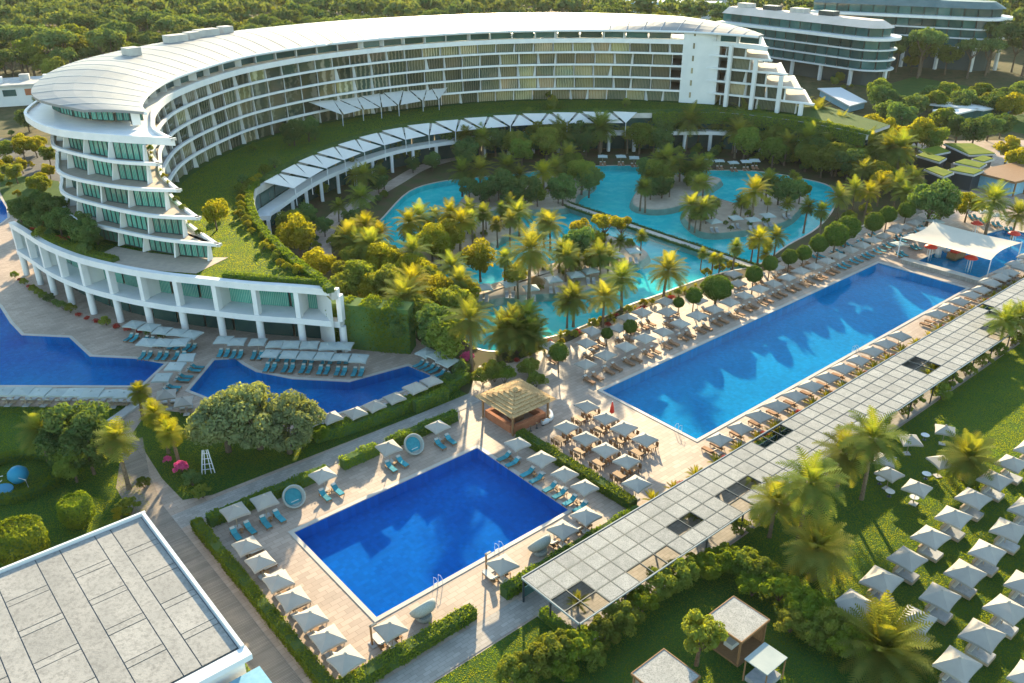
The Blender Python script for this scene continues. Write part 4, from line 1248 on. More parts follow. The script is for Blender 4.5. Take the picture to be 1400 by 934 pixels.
# ------------------------------------------------------------------ pergola with gravel panels
pg = thing('pergola', 'long flat pergola of square gravel panels beside the long pool', 'pergola', U(41.2, 39.7, .06), YAW)
PZ = 2.9
PV = 7.63 / 4; PU = 2.0
NCOL = 62
vo = set()
for px, py in ((777.6, 823), (795, 810), (792.6, 838), (810, 823), (873, 781.5), (895.5, 767.7), (914, 757.6), (930.5, 721), (948, 710), (1007, 664), (986.5, 684), (1000.7, 692), (1015, 686), (1033.7, 659), (1046, 601.7), (1060.5, 594.6), (1073, 594.6),
               (1239.8, 500.7), (1251, 494), (1262, 507), (1272, 500), (1345, 452), (1358, 445.6), (1351.5, 419), (1358, 461), (1370, 455), (1362, 430)):
    u, v = toUV(W(px, py, 2.95))
    vo.add((int((u - 41.2) // PU), max(0, min(3, int((v - 39.7) // PV)))))
pan = MB().box((0, 0, 0), (PU - .17, PV - .17, .12)).mesh('panel', 'gravel_panel')
pan2 = MB().add([(x, y, z) for z in (-.04, .05) for x, y in ((-PU / 2 + .12, -PV / 2 + .12), (PU / 2 - .12, -PV / 2 + .12), (PU / 2 - .12, PV / 2 - .12), (-PU / 2 + .12, PV / 2 - .12))], [(3, 2, 1, 0), (4, 5, 6, 7), (0, 1, 5, 4), (1, 2, 6, 5), (2, 3, 7, 6), (3, 0, 4, 7)]).mesh('gravel', 'gravel_panel')
for c in range(NCOL):
    for r in range(4):
        if (c, r) in vo:
            continue
        o = obj('panel', pan, pg)
        o.location = (c * PU + PU / 2, r * PV + PV / 2, PZ + random.uniform(-.012, .012))
for c in range(NCOL + 1):
    MB().box((c * PU, 7.63 / 2, PZ - .02), (.07, 7.63, .16)).build('crossbeam', 'steel_dark', pg)
for r in range(5):
    MB().box((NCOL * PU / 2, r * PV, PZ - .035), (NCOL * PU, .07, .18)).build('beam', 'steel_dark', pg)
MB().box((NCOL * PU / 2, 7.63 + .12, PZ + .02), (NCOL * PU, .10, .16)).build('fascia', 'fascia_grey', pg)
MB().box((NCOL * PU / 2, -.10, PZ + .02), (NCOL * PU, .08, .14)).build('fascia', 'fascia_grey', pg)
MB().box((-.08, 7.63 / 2, PZ + .02), (.10, 7.7, .20)).build('fascia', 'fascia_grey', pg)
for c in range(0, NCOL + 1, 3):
    for y in (0.05, 7.58):
        MB().box((c * PU + .06, y, (PZ - .1) / 2), (.14, .14, PZ - .1)).build('post', 'steel_dark', pg)
MB().box((.06, 7.63 / 2, (PZ - .1) / 2), (.14, .14, PZ - .1)).build('post', 'steel_dark', pg)
# glass screen along the pool side
for c in range(0, NCOL, 3):
    MB().box((c * PU + 3, 7.9, .75), (5.6, .05, 1.2)).build('screen', 'glass_far', pg)

# ------------------------------------------------------------------ flat white building in the lower left corner
wb = thing('flat_roof_building', 'white flat roofed building with grey membrane sheets, lower left corner', 'building', U(0, 0, 0), YAW)
U0, U1, V0, V1, WZ = -20.0, 16.6, 54.4, 77.9, 4.75
MB().box(((U0 + U1) / 2, (V0 + V1) / 2, WZ / 2), (U1 - U0, V1 - V0, WZ)).build('wall', 'white_render', wb)
for nm, c, s in (('parapet', ((U0 + U1) / 2, V1 + .1, WZ + .1), (U1 - U0 + .8, .26, .6)), ('parapet', (U1 + .15, (V0 + V1) / 2, WZ + .102), (.30, V1 - V0 - .3, .6)), ('parapet', ((U0 + U1) / 2, V0 - .45, WZ - .05), (U1 - U0 + .8, 1.2, .55))):
    MB().box(c, s).build(nm, 'steel_white', wb)
MB().box(((U0 + U1) / 2, (V0 + V1) / 2, WZ + .012), (U1 - U0 - .2, V1 - V0 - .2, .03)).build('roof_underlay', 'steel_dark', wb)
strips = [(13.42, 16.42, True), (11.92, 13.38, False), (8.72, 11.88, True), (6.55, 8.68, False), (3.02, 6.51, True), (1.2, 2.98, False), (-2.1, 1.16, True), (-4.2, -2.14, False), (-7.6, -4.24, True), (-9.6, -7.64, False), (-13, -9.64, True)]
cr = [77.76, 73.3, 72.5, 68.7, 67.9, 64.1, 63.25, 59.4, 58.6, 54.9]
for a, b, cut in strips:
    segs = [(cr[k + 1], cr[k]) for k in range(len(cr) - 1)] if cut else [(54.9, 77.76)]
    for v0, v1 in segs:
        MB().box(((a + b) / 2, (v0 + v1) / 2, WZ + .05 + random.uniform(-.008, .008)), (b - a - .05, v1 - v0 - .10, .07)).build('membrane_sheet', 'membrane', wb)
lt = thing('lower_terrace', 'low blue edged terrace roof beside the flat white building', 'terrace', U(0, 0, 0), YAW)
MB().box((10.5, 49.6, 1.4), (13.5, 7.6, 2.8)).build('wall', 'white_render', lt)
MB().box((10.5, 49.6, 2.95), (14, 8.0, .25)).build('roof', 'steel_blue', lt)
MB().box((12.5, 49.0, 3.12), (6, 5, .1)).build('roof_sheet', 'white_render', lt)

# ------------------------------------------------------------------ garden huts on the lawn
def garden_hut(u0, u1, v0, v1, label):
    c = U((u0 + u1) / 2, (v0 + v1) / 2, .04)
    t = thing('garden_hut', label, 'hut', c, YAW, group='massage huts on the lawn')
    w, l = (u1 - u0), (v1 - v0)
    r = MB().box((0, 0, 2.95), (w, l, .16)).build('roof', 'gravel_panel', t)
    for s in (-1, 1):
        MB().box((0, s * (l / 2 + .04), 2.95), (w + .16, .08, .26)).build('fascia', 'wood', r)
        MB().box((s * (w / 2 + .04), 0, 2.95), (.08, l, .255)).build('fascia', 'wood', r)
    for x in (-1, 1):
        for y in (-1, 1):
            MB().box((x * (w / 2 - .15), y * (l / 2 - .15), 1.42), (.16, .16, 2.84)).build('post', 'wood', t)
    MB().box((0, l / 2 - .12, 1.4), (w - .5, .05, 2.6)).build('curtain', 'canvas', t)
    MB().box((w / 2 - .12, 0, 1.4), (.05, l - .5, 2.6)).build('curtain', 'wood', t)
    MB().box((0, 0, .1), (w, l, .2)).build('deck', 'wood', t)
    MB().box((0, 0, .45), (1.9, .9, .5)).build('couch', 'cushion_white', t)
garden_hut(50.2, 54.2, 29.0, 32.8, 'flat roofed wooden garden hut beside the small leafy tree')
garden_hut(40.5, 44.5, 29.0, 32.8, 'flat roofed wooden garden hut cut by the bottom edge')
t = thing('canopy_bed', 'small square canopy bed beside the garden hut', 'daybed', U(50.7, 26.8, .04), YAW)
MB().box((0, 0, 2.5), (2.9, 2.3, .1)).build('canopy', 'canvas_shade_tint', t)
for x in (-1.35, 1.35):
    for y in (-1.05, 1.05):
        MB().box((x, y, 1.22), (.1, .1, 2.44)).build('post', 'wood', t)
MB().box((0, 0, .3), (2.5, 1.9, .5)).build('mattress', 'cushion_grey', t)

# ------------------------------------------------------------------ children pool: sail, red mushrooms, slide
KS = [U(159.6, 71.4, 4.4), U(174, 72.2, 5.0), U(174, 55.1, 4.4), U(160.1, 54.9, 5.0)]
KS = [W(1232, 325, 4.0), W(1276, 303, 4.6), W(1397, 332, 4.6), W(1355, 356, 4.0)]
s, off = sail('shade_sail', KS[0], KS[1], KS[2], 'large cream four cornered sail over the children pool', None, None, D=KS[3], sag=.5, n=12, m='sail_cream')
for p in KS:
    MB().tube([Vector((p.x, p.y, 0)) - off, p - off + Vector((0, 0, .2))], .09, 8).build('mast', 'steel_white', s)
for px, py in ((1336, 305), (1387, 319), (1273, 337), (1328, 352)):
    p = W(px, py, 2.2)
    t = thing('water_mushroom', '{n} red mushroom fountain from the left in the children pool', 'fountain', (p.x, p.y, -.75), group='red mushroom fountains')
    MB().lathe([(.14, 0), (.12, 2.9)], 10).build('stem', 'white_plastic', t)
    MB().lathe([(1.15, 2.75), (1.2, 2.85), (.9, 3.15), (.4, 3.35), (.05, 3.4)], 16).build('cap', 'red_paint', t, smooth=True)
    for a in range(3):
        MB().tube([(.5 * math.cos(a * 2.1), .5 * math.sin(a * 2.1), 0), (.45 * math.cos(a * 2.1), .45 * math.sin(a * 2.1), 2.75)], .05, 6).build('spray_pipe', 'white_plastic', t)
t = thing('play_boat', 'brown wooden play boat under the cream sail', 'play equipment', W(1308, 352, -.5), .6)
MB().prism([(-2.2, -.9), (1.2, -1), (2.6, 0), (1.2, 1), (-2.2, .9)], 0, 1.3).build('hull', 'wood', t)
MB().box((-.8, 0, 1.9), (1.6, 1.4, 1.2)).build('cabin', 'red_paint', t)
t = thing('water_slide', 'white curved slide in the children pool', 'slide', W(1290, 350, -.7), .4)
MB().tube([(-1.5, 0, 1.9), (-.6, 0, 1.6), (.4, .1, .9), (1.5, .4, .6)], .35, 8).build('chute', 'white_plastic', t)
MB().box((-1.6, 0, .95), (.7, .9, 1.9)).build('tower', 'white_plastic', t)
t = thing('terrace_wall', 'low terrace with rush screen between the long pool and children pool', 'wall', U(155.2, 61, 0), YAW)
MB().box((0, 0, .35), (1.4, 15, .7)).build('body', 'paving_grey', t)
MB().box((0, 0, .74), (1.6, 15.2, .08)).build('cap', 'coping', t)
# ------------------------------------------------------------------ plants (shared meshes)
def leaf_quads(c, nrm, size, aspect=.55, jitter=.6, rng=RNG):
    """leaf-sized rhombic faces at centres c, loosely facing nrm"""
    n = len(c)
    nr = nrm + rng.normal(0, jitter, (n, 3))
    nr /= np.linalg.norm(nr, axis=1, keepdims=True) + 1e-9
    r = rng.normal(0, 1, (n, 3))
    a = np.cross(nr, r); a /= np.linalg.norm(a, axis=1, keepdims=True) + 1e-9
    b = np.cross(nr, a)
    s = size * rng.uniform(.6, 1.25, (n, 1))
    a = a * s; b = b * s * aspect
    v = np.empty((n, 4, 3))
    v[:, 0] = c - a; v[:, 1] = c - b; v[:, 2] = c + a; v[:, 3] = c + b
    return v.reshape(-1, 3), np.arange(n * 4).reshape(-1, 4)
def cloud(K, N, rad, ctr, clump, leaf, up=.25, fill=.35, seed=0, under=True):
    rng = np.random.default_rng(seed)
    d = rng.normal(0, 1, (K, 3)); d /= np.linalg.norm(d, axis=1, keepdims=True)
    if not under:
        d[:, 2] = np.abs(d[:, 2]) - .15
    rr = rng.uniform(fill, 1, (K, 1)) ** .6
    cc = d * rr * (np.array(rad) * .8) + np.array(ctr)
    cr = clump * rng.uniform(.65, 1.25, K)
    k = rng.integers(0, K, N)
    e = rng.normal(0, 1, (N, 3)); e[:, 2] += up; e /= np.linalg.norm(e, axis=1, keepdims=True)
    p = cc[k] + e * (cr[k] * rng.uniform(.55, 1.0, N) ** .5)[:, None] * np.array([1, 1, .8])
    return leaf_quads(p, e, leaf, rng=rng)
def trunk_mesh(h, r0, r1, limbs=5, spread=1.5, seed=0, bark='bark', top=None):
    rr = random.Random(seed)
    mb = MB()
    bx, by = rr.uniform(-.2, .2), rr.uniform(-.2, .2)
    mb.tube([(0, 0, -.1), (bx * .5, by * .5, h * .4), (bx, by, h * .75)], [r0, (r0 + r1) / 2, r1], 7)
    for k in range(limbs):
        a = 2 * math.pi * k / limbs + rr.uniform(-.4, .4)
        z = h * rr.uniform(.5, .74)
        mb.tube([(bx * .8, by * .8, z), (bx + math.cos(a) * spread * .5, by + math.sin(a) * spread * .5, z + h * .16), (bx + math.cos(a) * spread, by + math.sin(a) * spread, (top or h * 1.1))], [r1 * .8, r1 * .5, r1 * .2], 5)
    return mb.mesh('trunk', bark)
def tree_kit(h, rad, ctr_z, K, N, clump, leaf, m, seed, limbs=5, r0=.22, fill=.35, under=True):
    v, q = cloud(K, N, rad, (0, 0, ctr_z), clump, leaf, seed=seed, fill=fill, under=under)
    return [('trunk', trunk_mesh(max(.6, ctr_z - rad[2] * .3), r0, r0 * .55, limbs, rad[0] * .5, seed, top=ctr_z + rad[2] * .2), []), ('crown', np_mesh('crown', v, q, m), [])]
def palm_kit(th, nf, L, seed, m='frond', droop=1.25, e_hi=80, e_lo=-35, lean=.3, r0=.24, skirt=0, nl=15, wl=.26):
    rr = random.Random(seed)
    tk = MB()
    tp = [(lean * (t ** 2), lean * .4 * t, th * t) for t in [k / 8 for k in range(9)]]
    prof = []
    tk.tube([(p[0], p[1], p[2] - (.1 if i == 0 else 0)) for i, p in enumerate(tp)], [r0 * (1.25 if i == 0 else 1.0 - .25 * i / 8) for i in range(9)], 9)
    for i in range(int(th / .45)):
        z = .3 + i * .45
        t = z / th
        tk.lathe([(r0 * (1.0 - .25 * t), z - .05), (r0 * (1.16 - .25 * t), z), (r0 * (1.0 - .25 * t), z + .06)], 7, (lean * t * t, lean * .4 * t, 0))
    top = Vector(tp[-1])
    def fronds(n, e0, e1, L, dr, seedo):
        V, Q = [], []
        rq = random.Random(seedo)
        for k in range(n):
            f = (k + .5) / n
            el = R(e0 + (e1 - e0) * f ** .9 + rq.uniform(-7, 7))
            az = k * 2.39996 + rq.uniform(-.2, .2)
            Lk = L * rq.uniform(.85, 1.1)
            ns = 7
            pts = []
            p = top.copy()
            d = Vector((math.cos(az) * math.cos(el), math.sin(az) * math.cos(el), math.sin(el)))
            for s in range(ns + 1):
                pts.append(p.copy())
                p = p + d * (Lk / ns)
                d = d + Vector((0, 0, -dr / ns * (.5 + s / ns)))
                d.normalize()
            side = Vector((-math.sin(az), math.cos(az), 0))
            # rachis
            for s in range(ns):
                w = .05 * (1 - s / ns) + .012
                b = len(V)
                V.extend([pts[s] - side * w, pts[s] + side * w, pts[s + 1] + side * w * .8, pts[s + 1] - side * w * .8])
                Q.append((b, b + 1, b + 2, b + 3))
            for j in range(nl):
                t = .12 + .88 * (j + .5) / nl
                x = t * ns
                i = min(ns - 1, int(x))
                c = pts[i].lerp(pts[i + 1], x - i)
                fw = (pts[i + 1] - pts[i]).normalized()
                up = side.cross(fw)
                ll = Lk * wl * (math.sin(math.pi * min(1, .18 + .82 * t)) ** .6) * rq.uniform(.85, 1.1)
                w = Lk * .88 / nl * .42
                for sg in (-1, 1):
                    dd = (side * sg * .85 + fw * .55 + up * .22 * (1 if up.z > 0 else -1)).normalized()
                    e = c + dd * ll + Vector((0, 0, -ll * .22))
                    b = len(V)
                    V.extend([c - fw * w, c + fw * w, e + fw * w * .25, e - fw * w * .25])
                    Q.append((b, b + 1, b + 2, b + 3))
        return np.array([tuple(v) for v in V]), np.array(Q)
    v, q = fronds(nf, e_hi, e_lo, L, droop, seed)
    subs = []
    parts = [('trunk', tk.mesh('trunk', 'palm_bark'), []), ('crown', np_mesh('crown', v, q, m), [])]
    if skirt:
        v, q = fronds(skirt, -30, -75, L * .7, .8, seed + 5)
        parts.append(('dry_skirt', np_mesh('dry_skirt', v, q, 'frond_dry'), []))
    return parts
def ball_kit(rad, ctr_z, N, leaf, m, seed, trunk=True, r0=.12, top_flat=1.0, core='leaf_dark'):
    rng = np.random.default_rng(seed)
    e = rng.normal(0, 1, (N, 3)); e /= np.linalg.norm(e, axis=1, keepdims=True)
    lump = 1 + .06 * np.sin(e[:, 0] * 7 + seed) * np.cos(e[:, 1] * 6) + .05 * np.sin(e[:, 2] * 9 + e[:, 0] * 4)
    p = e * np.array(rad) * (lump * rng.uniform(.90, 1.03, N))[:, None]
    if top_flat < 1:
        p[:, 2] = np.minimum(p[:, 2], rad[2] * top_flat + rng.uniform(-.06, .06, N))
    p += np.array([0, 0, ctr_z])
    v, q = leaf_quads(p, e, leaf, jitter=.5, rng=rng)
    n = 12
    pr = [(rad[0] * .88 * math.sin(math.pi * k / 8), ctr_z - rad[2] * .88 * math.cos(math.pi * k / 8)) for k in range(9)]
    pr[0] = (.02, pr[0][1]); pr[-1] = (.02, pr[-1][1])
    cm = MB().lathe(pr, n)
    cv = np.array(cm.v); 
    if top_flat < 1:
        cv[:, 2] = np.minimum(cv[:, 2], ctr_z + rad[2] * top_flat - .1)
    core_me = MB().add([tuple(x) for x in cv], cm.f).mesh('inner_foliage', core)
    parts = [('crown', np_mesh('crown', v, q, m), [('inner_foliage', core_me)])]
    if trunk:
        parts.append(('trunk', MB().tube([(0, 0, -.1), (.03, 0, ctr_z * .5), (0, 0, ctr_z)], [r0, r0 * .8, r0 * .7], 7).mesh('trunk', 'bark'), []))
    return parts
def bush_kit(rad, N, leaf, m, seed, K=14, clump=.42):
    v, q = cloud(K, N, (rad[0], rad[1], rad[2]), (0, 0, rad[2] * .75), clump, leaf, up=.5, fill=.3, seed=seed, under=False)
    st = MB()
    rr = random.Random(seed)
    for k in range(4):
        a = k * 1.6 + rr.uniform(-.3, .3)
        st.tube([(0, 0, -.05), (math.cos(a) * rad[0] * .4, math.sin(a) * rad[1] * .4, rad[2] * .9)], [.05, .02], 5)
    return [('foliage', np_mesh('foliage', v, q, m), []), ('stem', st.mesh('stem', 'bark'), [])]
def spiky_kit(n, L, seed, m):
    p = palm_kit(.35, n, L, seed, m, droop=.7, e_hi=88, e_lo=5, lean=0, r0=.16, nl=10, wl=.2)
    return p
KITS, KC, KN = {}, {}, {}
def reg(key, parts, cz, name):
    KITS[key], KC[key], KN[key] = parts, cz, name
for i in range(3):
    reg('date%d' % i, palm_kit(5.6, 42, 3.7, 11 + i, lean=(.4, -.3, .1)[i], wl=.3), 5.9, 'palm_tree')
reg('tall', palm_kit(8.6, 40, 4.2, 31, skirt=10, droop=1.45), 9.4, 'palm_tree')
reg('dategold', palm_kit(6.2, 46, 3.4, 41, m='leaf_gold'), 6.5, 'palm_tree')
for i in range(2):
    reg('fan%d' % i, palm_kit(5.2, 44, 1.9, 51 + i, droop=.9, e_lo=-60, skirt=18, nl=8, wl=.42, lean=(.35, -.2)[i], r0=.2), 5.3, 'fan_palm')
reg('fangold', palm_kit(4.6, 44, 1.9, 58, m='leaf_gold', droop=.9, e_lo=-60, skirt=10, nl=8, wl=.42), 4.7, 'fan_palm')
reg('clump', palm_kit(2.6, 60, 3.0, 61, droop=.9, e_lo=-45, r0=.35), 3.0, 'palm_tree')
for i, (m, mm) in enumerate((('leaf', 'broad'), ('leaf_dark', 'dark'), ('leaf_gold', 'gold'), ('leaf_olive', 'olive'))):
    for j in range(2):
        reg('%s%d' % (mm, j), tree_kit(6, (3.1, 3.1, 2.5), 4.0, 34, 5200, 1.0, .22, m, 100 + i * 10 + j), 4.4, 'broadleaf_tree')
reg('umbgold', tree_kit(6, (3.2, 3.2, .9), 5.0, 24, 2600, .7, .2, 'leaf_gold', 151, limbs=7), 5.1, 'umbrella_tree')
reg('bigolive', tree_kit(7, (4.3, 3.8, 3.0), 3.9, 46, 9500, 1.0, .19, 'leaf_olive', 161, limbs=8, r0=.35), 4.2, 'olive_tree')
reg('tree', tree_kit(5.5, (2.4, 2.3, 1.7), 3.9, 30, 3800, .6, .17, 'leaf', 171, limbs=7), 4.1, 'broadleaf_tree')
reg('topiary', ball_kit((1.45, 1.45, 1.4), 3.7, 3200, .13, 'leaf_topiary', 181), 3.7, 'clipped_tree')
reg('bigtopiary', ball_kit((2.9, 2.9, 2.2), 3.3, 6000, .16, 'leaf_topiary', 182, r0=.25), 3.3, 'clipped_tree')
reg('drum', ball_kit((1.75, 1.75, 2.0), 1.9, 5200, .12, 'leaf_hedge', 183, top_flat=.62), 1.9, 'clipped_bush')
reg('bush0', bush_kit((1.5, 1.5, 1.3), 1500, .15, 'leaf', 191), 1.1, 'shrub')
reg('bush1', bush_kit((1.6, 1.4, 1.4), 1500, .15, 'leaf_dark', 192), 1.1, 'shrub')
reg('bush2', bush_kit((1.4, 1.5, 1.2), 1500, .14, 'leaf_gold', 193), 1.0, 'shrub')
reg('nearbush0', bush_kit((1.9, 1.8, 1.7), 5200, .12, 'leaf_hedge', 194, K=30, clump=.5), 1.4, 'shrub')
reg('nearbush1', bush_kit((2.0, 1.8, 1.6), 5200, .12, 'leaf', 195, K=30, clump=.5), 1.3, 'shrub')
reg('pink', bush_kit((1.2, 1.2, 1.2), 1300, .13, 'flower_pink', 196), 1.0, 'flowering_shrub')
reg('redsh', bush_kit((.8, .7, .6), 700, .11, 'flower_red', 197), .5, 'flowering_shrub')
reg('yellow', spiky_kit(26, 1.1, 198, 'leaf_gold'), .7, 'spiky_shrub')
reg('spiky', spiky_kit(30, 1.5, 199, 'frond'), .9, 'spiky_shrub')
reg('cycad', palm_kit(1.2, 70, 4.2, 200, droop=1.0, e_hi=85, e_lo=-12, lean=0, r0=.4, nl=18, wl=.2), 1.8, 'palm_tree')
reg('drypalm', palm_kit(2.2, 40, 2.0, 201, m='frond_dry', e_hi=-10, e_lo=-80), 2.0, 'palm_tree')
reg('pine0', tree_kit(11, (5.4, 5.2, 1.9), 9.6, 34, 2600, 1.45, .4, 'leaf_pine', 211, limbs=7, r0=.35, under=False), 9.8, 'pine_tree')
reg('pine1', tree_kit(11, (4.6, 5.4, 2.4), 9.2, 30, 2600, 1.5, .4, 'leaf_pine', 212, limbs=7, r0=.35, under=False), 9.5, 'pine_tree')
reg('pine2', tree_kit(10, (4.8, 4.6, 3.0), 7.6, 34, 2600, 1.5, .4, 'leaf', 213, limbs=7, r0=.35), 8.0, 'pine_tree')
def put(key, p, sc, label, group, cat=None, rz=None, order=None):
    rz = random.uniform(0, 6.28) if rz is None else rz
    c = {'palm_tree': 'palm', 'fan_palm': 'palm', 'broadleaf_tree': 'tree', 'olive_tree': 'tree', 'umbrella_tree': 'tree', 'clipped_tree': 'tree', 'clipped_bush': 'bush', 'shrub': 'shrub', 'flowering_shrub': 'shrub', 'spiky_shrub': 'shrub', 'pine_tree': 'pine tree'}[KN[key]]
    return kit(thing(KN[key], label, cat or c, p, rz, sc=sc, group=group, order=order), KITS[key])
def plants(lst, where, group, z0=0.0):
    """lst: (kind, sighted crown centre x, y, size)"""
    word = {'palm_tree': 'feathery palm', 'fan_palm': 'fan palm', 'broadleaf_tree': 'leafy tree', 'olive_tree': 'silvery olive tree', 'umbrella_tree': 'golden flat topped tree', 'clipped_tree': 'ball clipped tree', 'clipped_bush': 'drum clipped bush', 'shrub': 'rounded shrub', 'flowering_shrub': 'flowering shrub', 'spiky_shrub': 'spiky shrub', 'pine_tree': 'umbrella pine'}
    for key, x, y, sc in lst:
        k = key + str(random.randint(0, 1)) if key in ('broad', 'dark', 'gold', 'olive', 'fan', 'bush', 'nearbush') else (key + str(random.randint(0, 2)) if key == 'date' else key)
        if KN[k] in ('palm_tree', 'fan_palm', 'broadleaf_tree', 'umbrella_tree') and y < 480:
            sc *= 1.2
        p = W(x, y, z0 + KC[k] * sc)
        p.z = z0
        put(k, p, sc * random.uniform(.96, 1.04), '{n} ' + word[KN[k]] + ' from the left ' + where, word[KN[k]] + 's ' + group)
def scatter(poly_px, n, kinds, smin, smax, where, group, z0=0.0, mind=2.6, avoid=()):
    P = WP(poly_px, z0)
    xs = [p.x for p in P]; ys = [p.y for p in P]
    got, tries = [], 0
    rr = random.Random(len(group) * 7 + n)
    while len(got) < n and tries < n * 60:
        tries += 1
        q = Vector((rr.uniform(min(xs), max(xs)), rr.uniform(min(ys), max(ys)), z0))
        if not inside(q, P) or any(inside(q, a) for a in avoid) or any((q - g).length < mind for g in got):
            continue
        got.append(q)
    word = {'palm_tree': 'feathery palm', 'fan_palm': 'fan palm', 'broadleaf_tree': 'leafy tree', 'shrub': 'rounded shrub', 'spiky_shrub': 'spiky shrub', 'umbrella_tree': 'golden flat topped tree', 'pine_tree': 'umbrella pine', 'clipped_tree': 'ball clipped tree', 'flowering_shrub': 'flowering shrub'}
    for q in got:
        k = rr.choice(kinds)
        put(k, q, rr.uniform(smin, smax), '{n} ' + word[KN[k]] + ' from the left ' + where, word[KN[k]] + 's ' + group)
def hedge(pts, w, h, label, group=None, m='leaf_hedge', leaf=.13, dens=60, z0=.02, closed=False):
    """a clipped hedge along a plan line"""
    pts = [Vector((p[0], p[1], 0)) for p in pts]
    if closed:
        pts = pts + [pts[0]]
    line = resample(pts, step=.5)
    c0 = line[len(line) // 2].copy(); c0.z = z0
    L = sum((b - a).length for a, b in zip(line, line[1:]))
    rng = np.random.default_rng(int(L * 13) + int(w * 7))
    nseg = len(line) - 1
    per = w + 2 * h
    N = int(L * per * dens)
    k = rng.integers(0, nseg, N); t = rng.uniform(0, 1, N)
    A = np.array([[p.x, p.y] for p in line])
    d = A[1:] - A[:-1]; dl = np.linalg.norm(d, axis=1, keepdims=True); d = d / dl
    nr = np.stack([-d[:, 1], d[:, 0]], 1)
    base = A[k] + (A[k + 1] - A[k]) * t[:, None]
    s = rng.uniform(0, per, N)
    hn = h * (1 + .07 * np.sin(base[:, 0] * 1.7) + .06 * np.sin(base[:, 1] * 2.3 + 1))
    wn = w * (1 + .10 * np.sin(base[:, 0] * 1.1 + base[:, 1] * 1.9))
    off = np.where(s < h, -wn / 2, np.where(s < h + w, (s - h - w / 2) / w * wn, wn / 2))
    z = np.where(s < h, s / h * hn, np.where(s < h + w, hn, (per - s) / h * hn))
    nx = np.where(s < h, -1., np.where(s < h + w, 0., 1.))
    nz = np.where((s >= h) & (s < h + w), 1., .15)
    r = np.abs(off) / (wn / 2)
    z = z - np.where(nz > .5, .12 * r ** 4 * h, 0)
    p = np.stack([base[:, 0] + nr[k, 0] * off, base[:, 1] + nr[k, 1] * off, z], 1) + rng.normal(0, .05, (N, 3))
    nn = np.stack([nr[k, 0] * nx, nr[k, 1] * nx, nz], 1)
    v, q = leaf_quads(p, nn, leaf, rng=rng, jitter=.7)
    v = v - np.array([c0.x, c0.y, 0])
    o = thing('hedge', label, 'hedge', c0, group=group)
    fo = obj('foliage', np_mesh('foliage', v, q, m), o)
    a = [p - Vector((c0.x, c0.y, 0)) for p in offset(line, w / 2 - .08)]; b = [p - Vector((c0.x, c0.y, 0)) for p in offset(line, -w / 2 + .08)]
    n = len(a)
    cv = [(p.x, p.y, zz) for Lq, zz in ((a, 0), (a, h - .1), (b, h - .1), (b, 0)) for p in Lq]
    fs = []
    for i in range(n - 1):
        for u in range(3):
            fs.append((u * n + i, u * n + i + 1, (u + 1) * n + i + 1, (u + 1) * n + i))
    fs += [(0, n, 2 * n, 3 * n), (n - 1, 4 * n - 1, 3 * n - 1, 2 * n - 1)]
    MB().add(cv, fs).build('inner_foliage', 'leaf_dark', o)
    return o
# hedges round the small pool and the paths
hedge(UP([(21.9, 79.0), (21.7, 49.6)]), 1.1, 1.2, 'clipped hedge along the boardwalk on the small pool\'s left', m='leaf_hedge')
hedge(UP([(21.6, 49.0), (36.5, 49.0)]), 1.3, 1.3, 'clipped hedge below the small pool by the grey path')
hedge(UP([(40.2, 49.0), (59.6, 49.0)]), 1.2, 1.3, 'clipped hedge between the small pool and the pergola')
hedge(UP([(60.0, 69.6), (60.0, 50.2)]), 1.3, 1.2, 'clipped hedge between the small pool and dining terrace')
hedge(UP([(23.0, 78.3), (37.5, 78.3)]), 1.2, 1.3, 'clipped hedge behind the small pool, left stretch')
hedge(UP([(39.5, 78.3), (44.5, 78.3)]), 1.2, 1.4, 'short clipped hedge behind the small pool, middle stretch')
hedge(UP([(46.0, 78.3), (56.5, 78.3)]), 1.2, 1.4, 'clipped hedge behind the small pool, stretch nearest the hut')
hedge(UP([(53.5, 83.4), (58.8, 83.2)]), 1.0, 1.8, 'tall narrow hedge by the path near the thatched hut')
hedge(UP([(60.8, 48.5), (75, 48.5)]), .9, .9, 'low hedge between the dining terrace and pergola')
hedge(UP([(76, 48.5), (120, 48.5)]), .8, .7, 'low hedge along the pergola, nearer stretch')
hedge(UP([(120.5, 48.5), (165, 48.5)]), .8, .7, 'low hedge along the pergola, far stretch', dens=40)
hedge(UP([(16.95, 77.6), (16.95, 70.8)]), .8, .9, 'low hedge by the white flat roofed building, upper piece')
hedge(UP([(16.95, 70.0), (16.95, 63.8)]), .8, .9, 'low hedge by the white flat roofed building, middle piece')
hedge(UP([(16.95, 62.8), (16.95, 50)]), .8, .9, 'low hedge by the white flat roofed building, lowest piece')
hedge(WP([(430, 602), (470, 592), (520, 575), (570, 553), (610, 535), (636, 520)], 0), 1.9, 1.5, 'loose tall hedge between the canal parasols and the path', leaf=.16, dens=45)
hedge(UP([(41.4, 44.8), (41.2, 38.5)]), .9, 1.1, 'short hedge at the pergola\'s near end')
c = W(22, 655)
hedge([c + Vector((5.2 * math.cos(a), 4.6 * math.sin(a), 0)) for a in [k * .2 for k in range(31)]], 1.3, .9, 'ring of clipped hedge round the blue play toy', closed=True)
pl = [p for p in offset(pe, .9)]
hedge([p for p in pl if p.y < 172], 1.3, 1.0, 'hedge on the roof garden edge above the golden trees', z0=10.06, dens=30, leaf=.2)
hedge([p for p in pl if 172 <= p.y and p.x < 60], 1.5, .9, 'long shaded hedge on the roof garden edge above the sails', z0=10.06, dens=26, leaf=.22, m='leaf_dark')
hedge([p for p in pl if p.x >= 60.5], 1.6, 1.0, 'hedge on the roof garden edge below the right horn', z0=10.06, dens=26, leaf=.22)
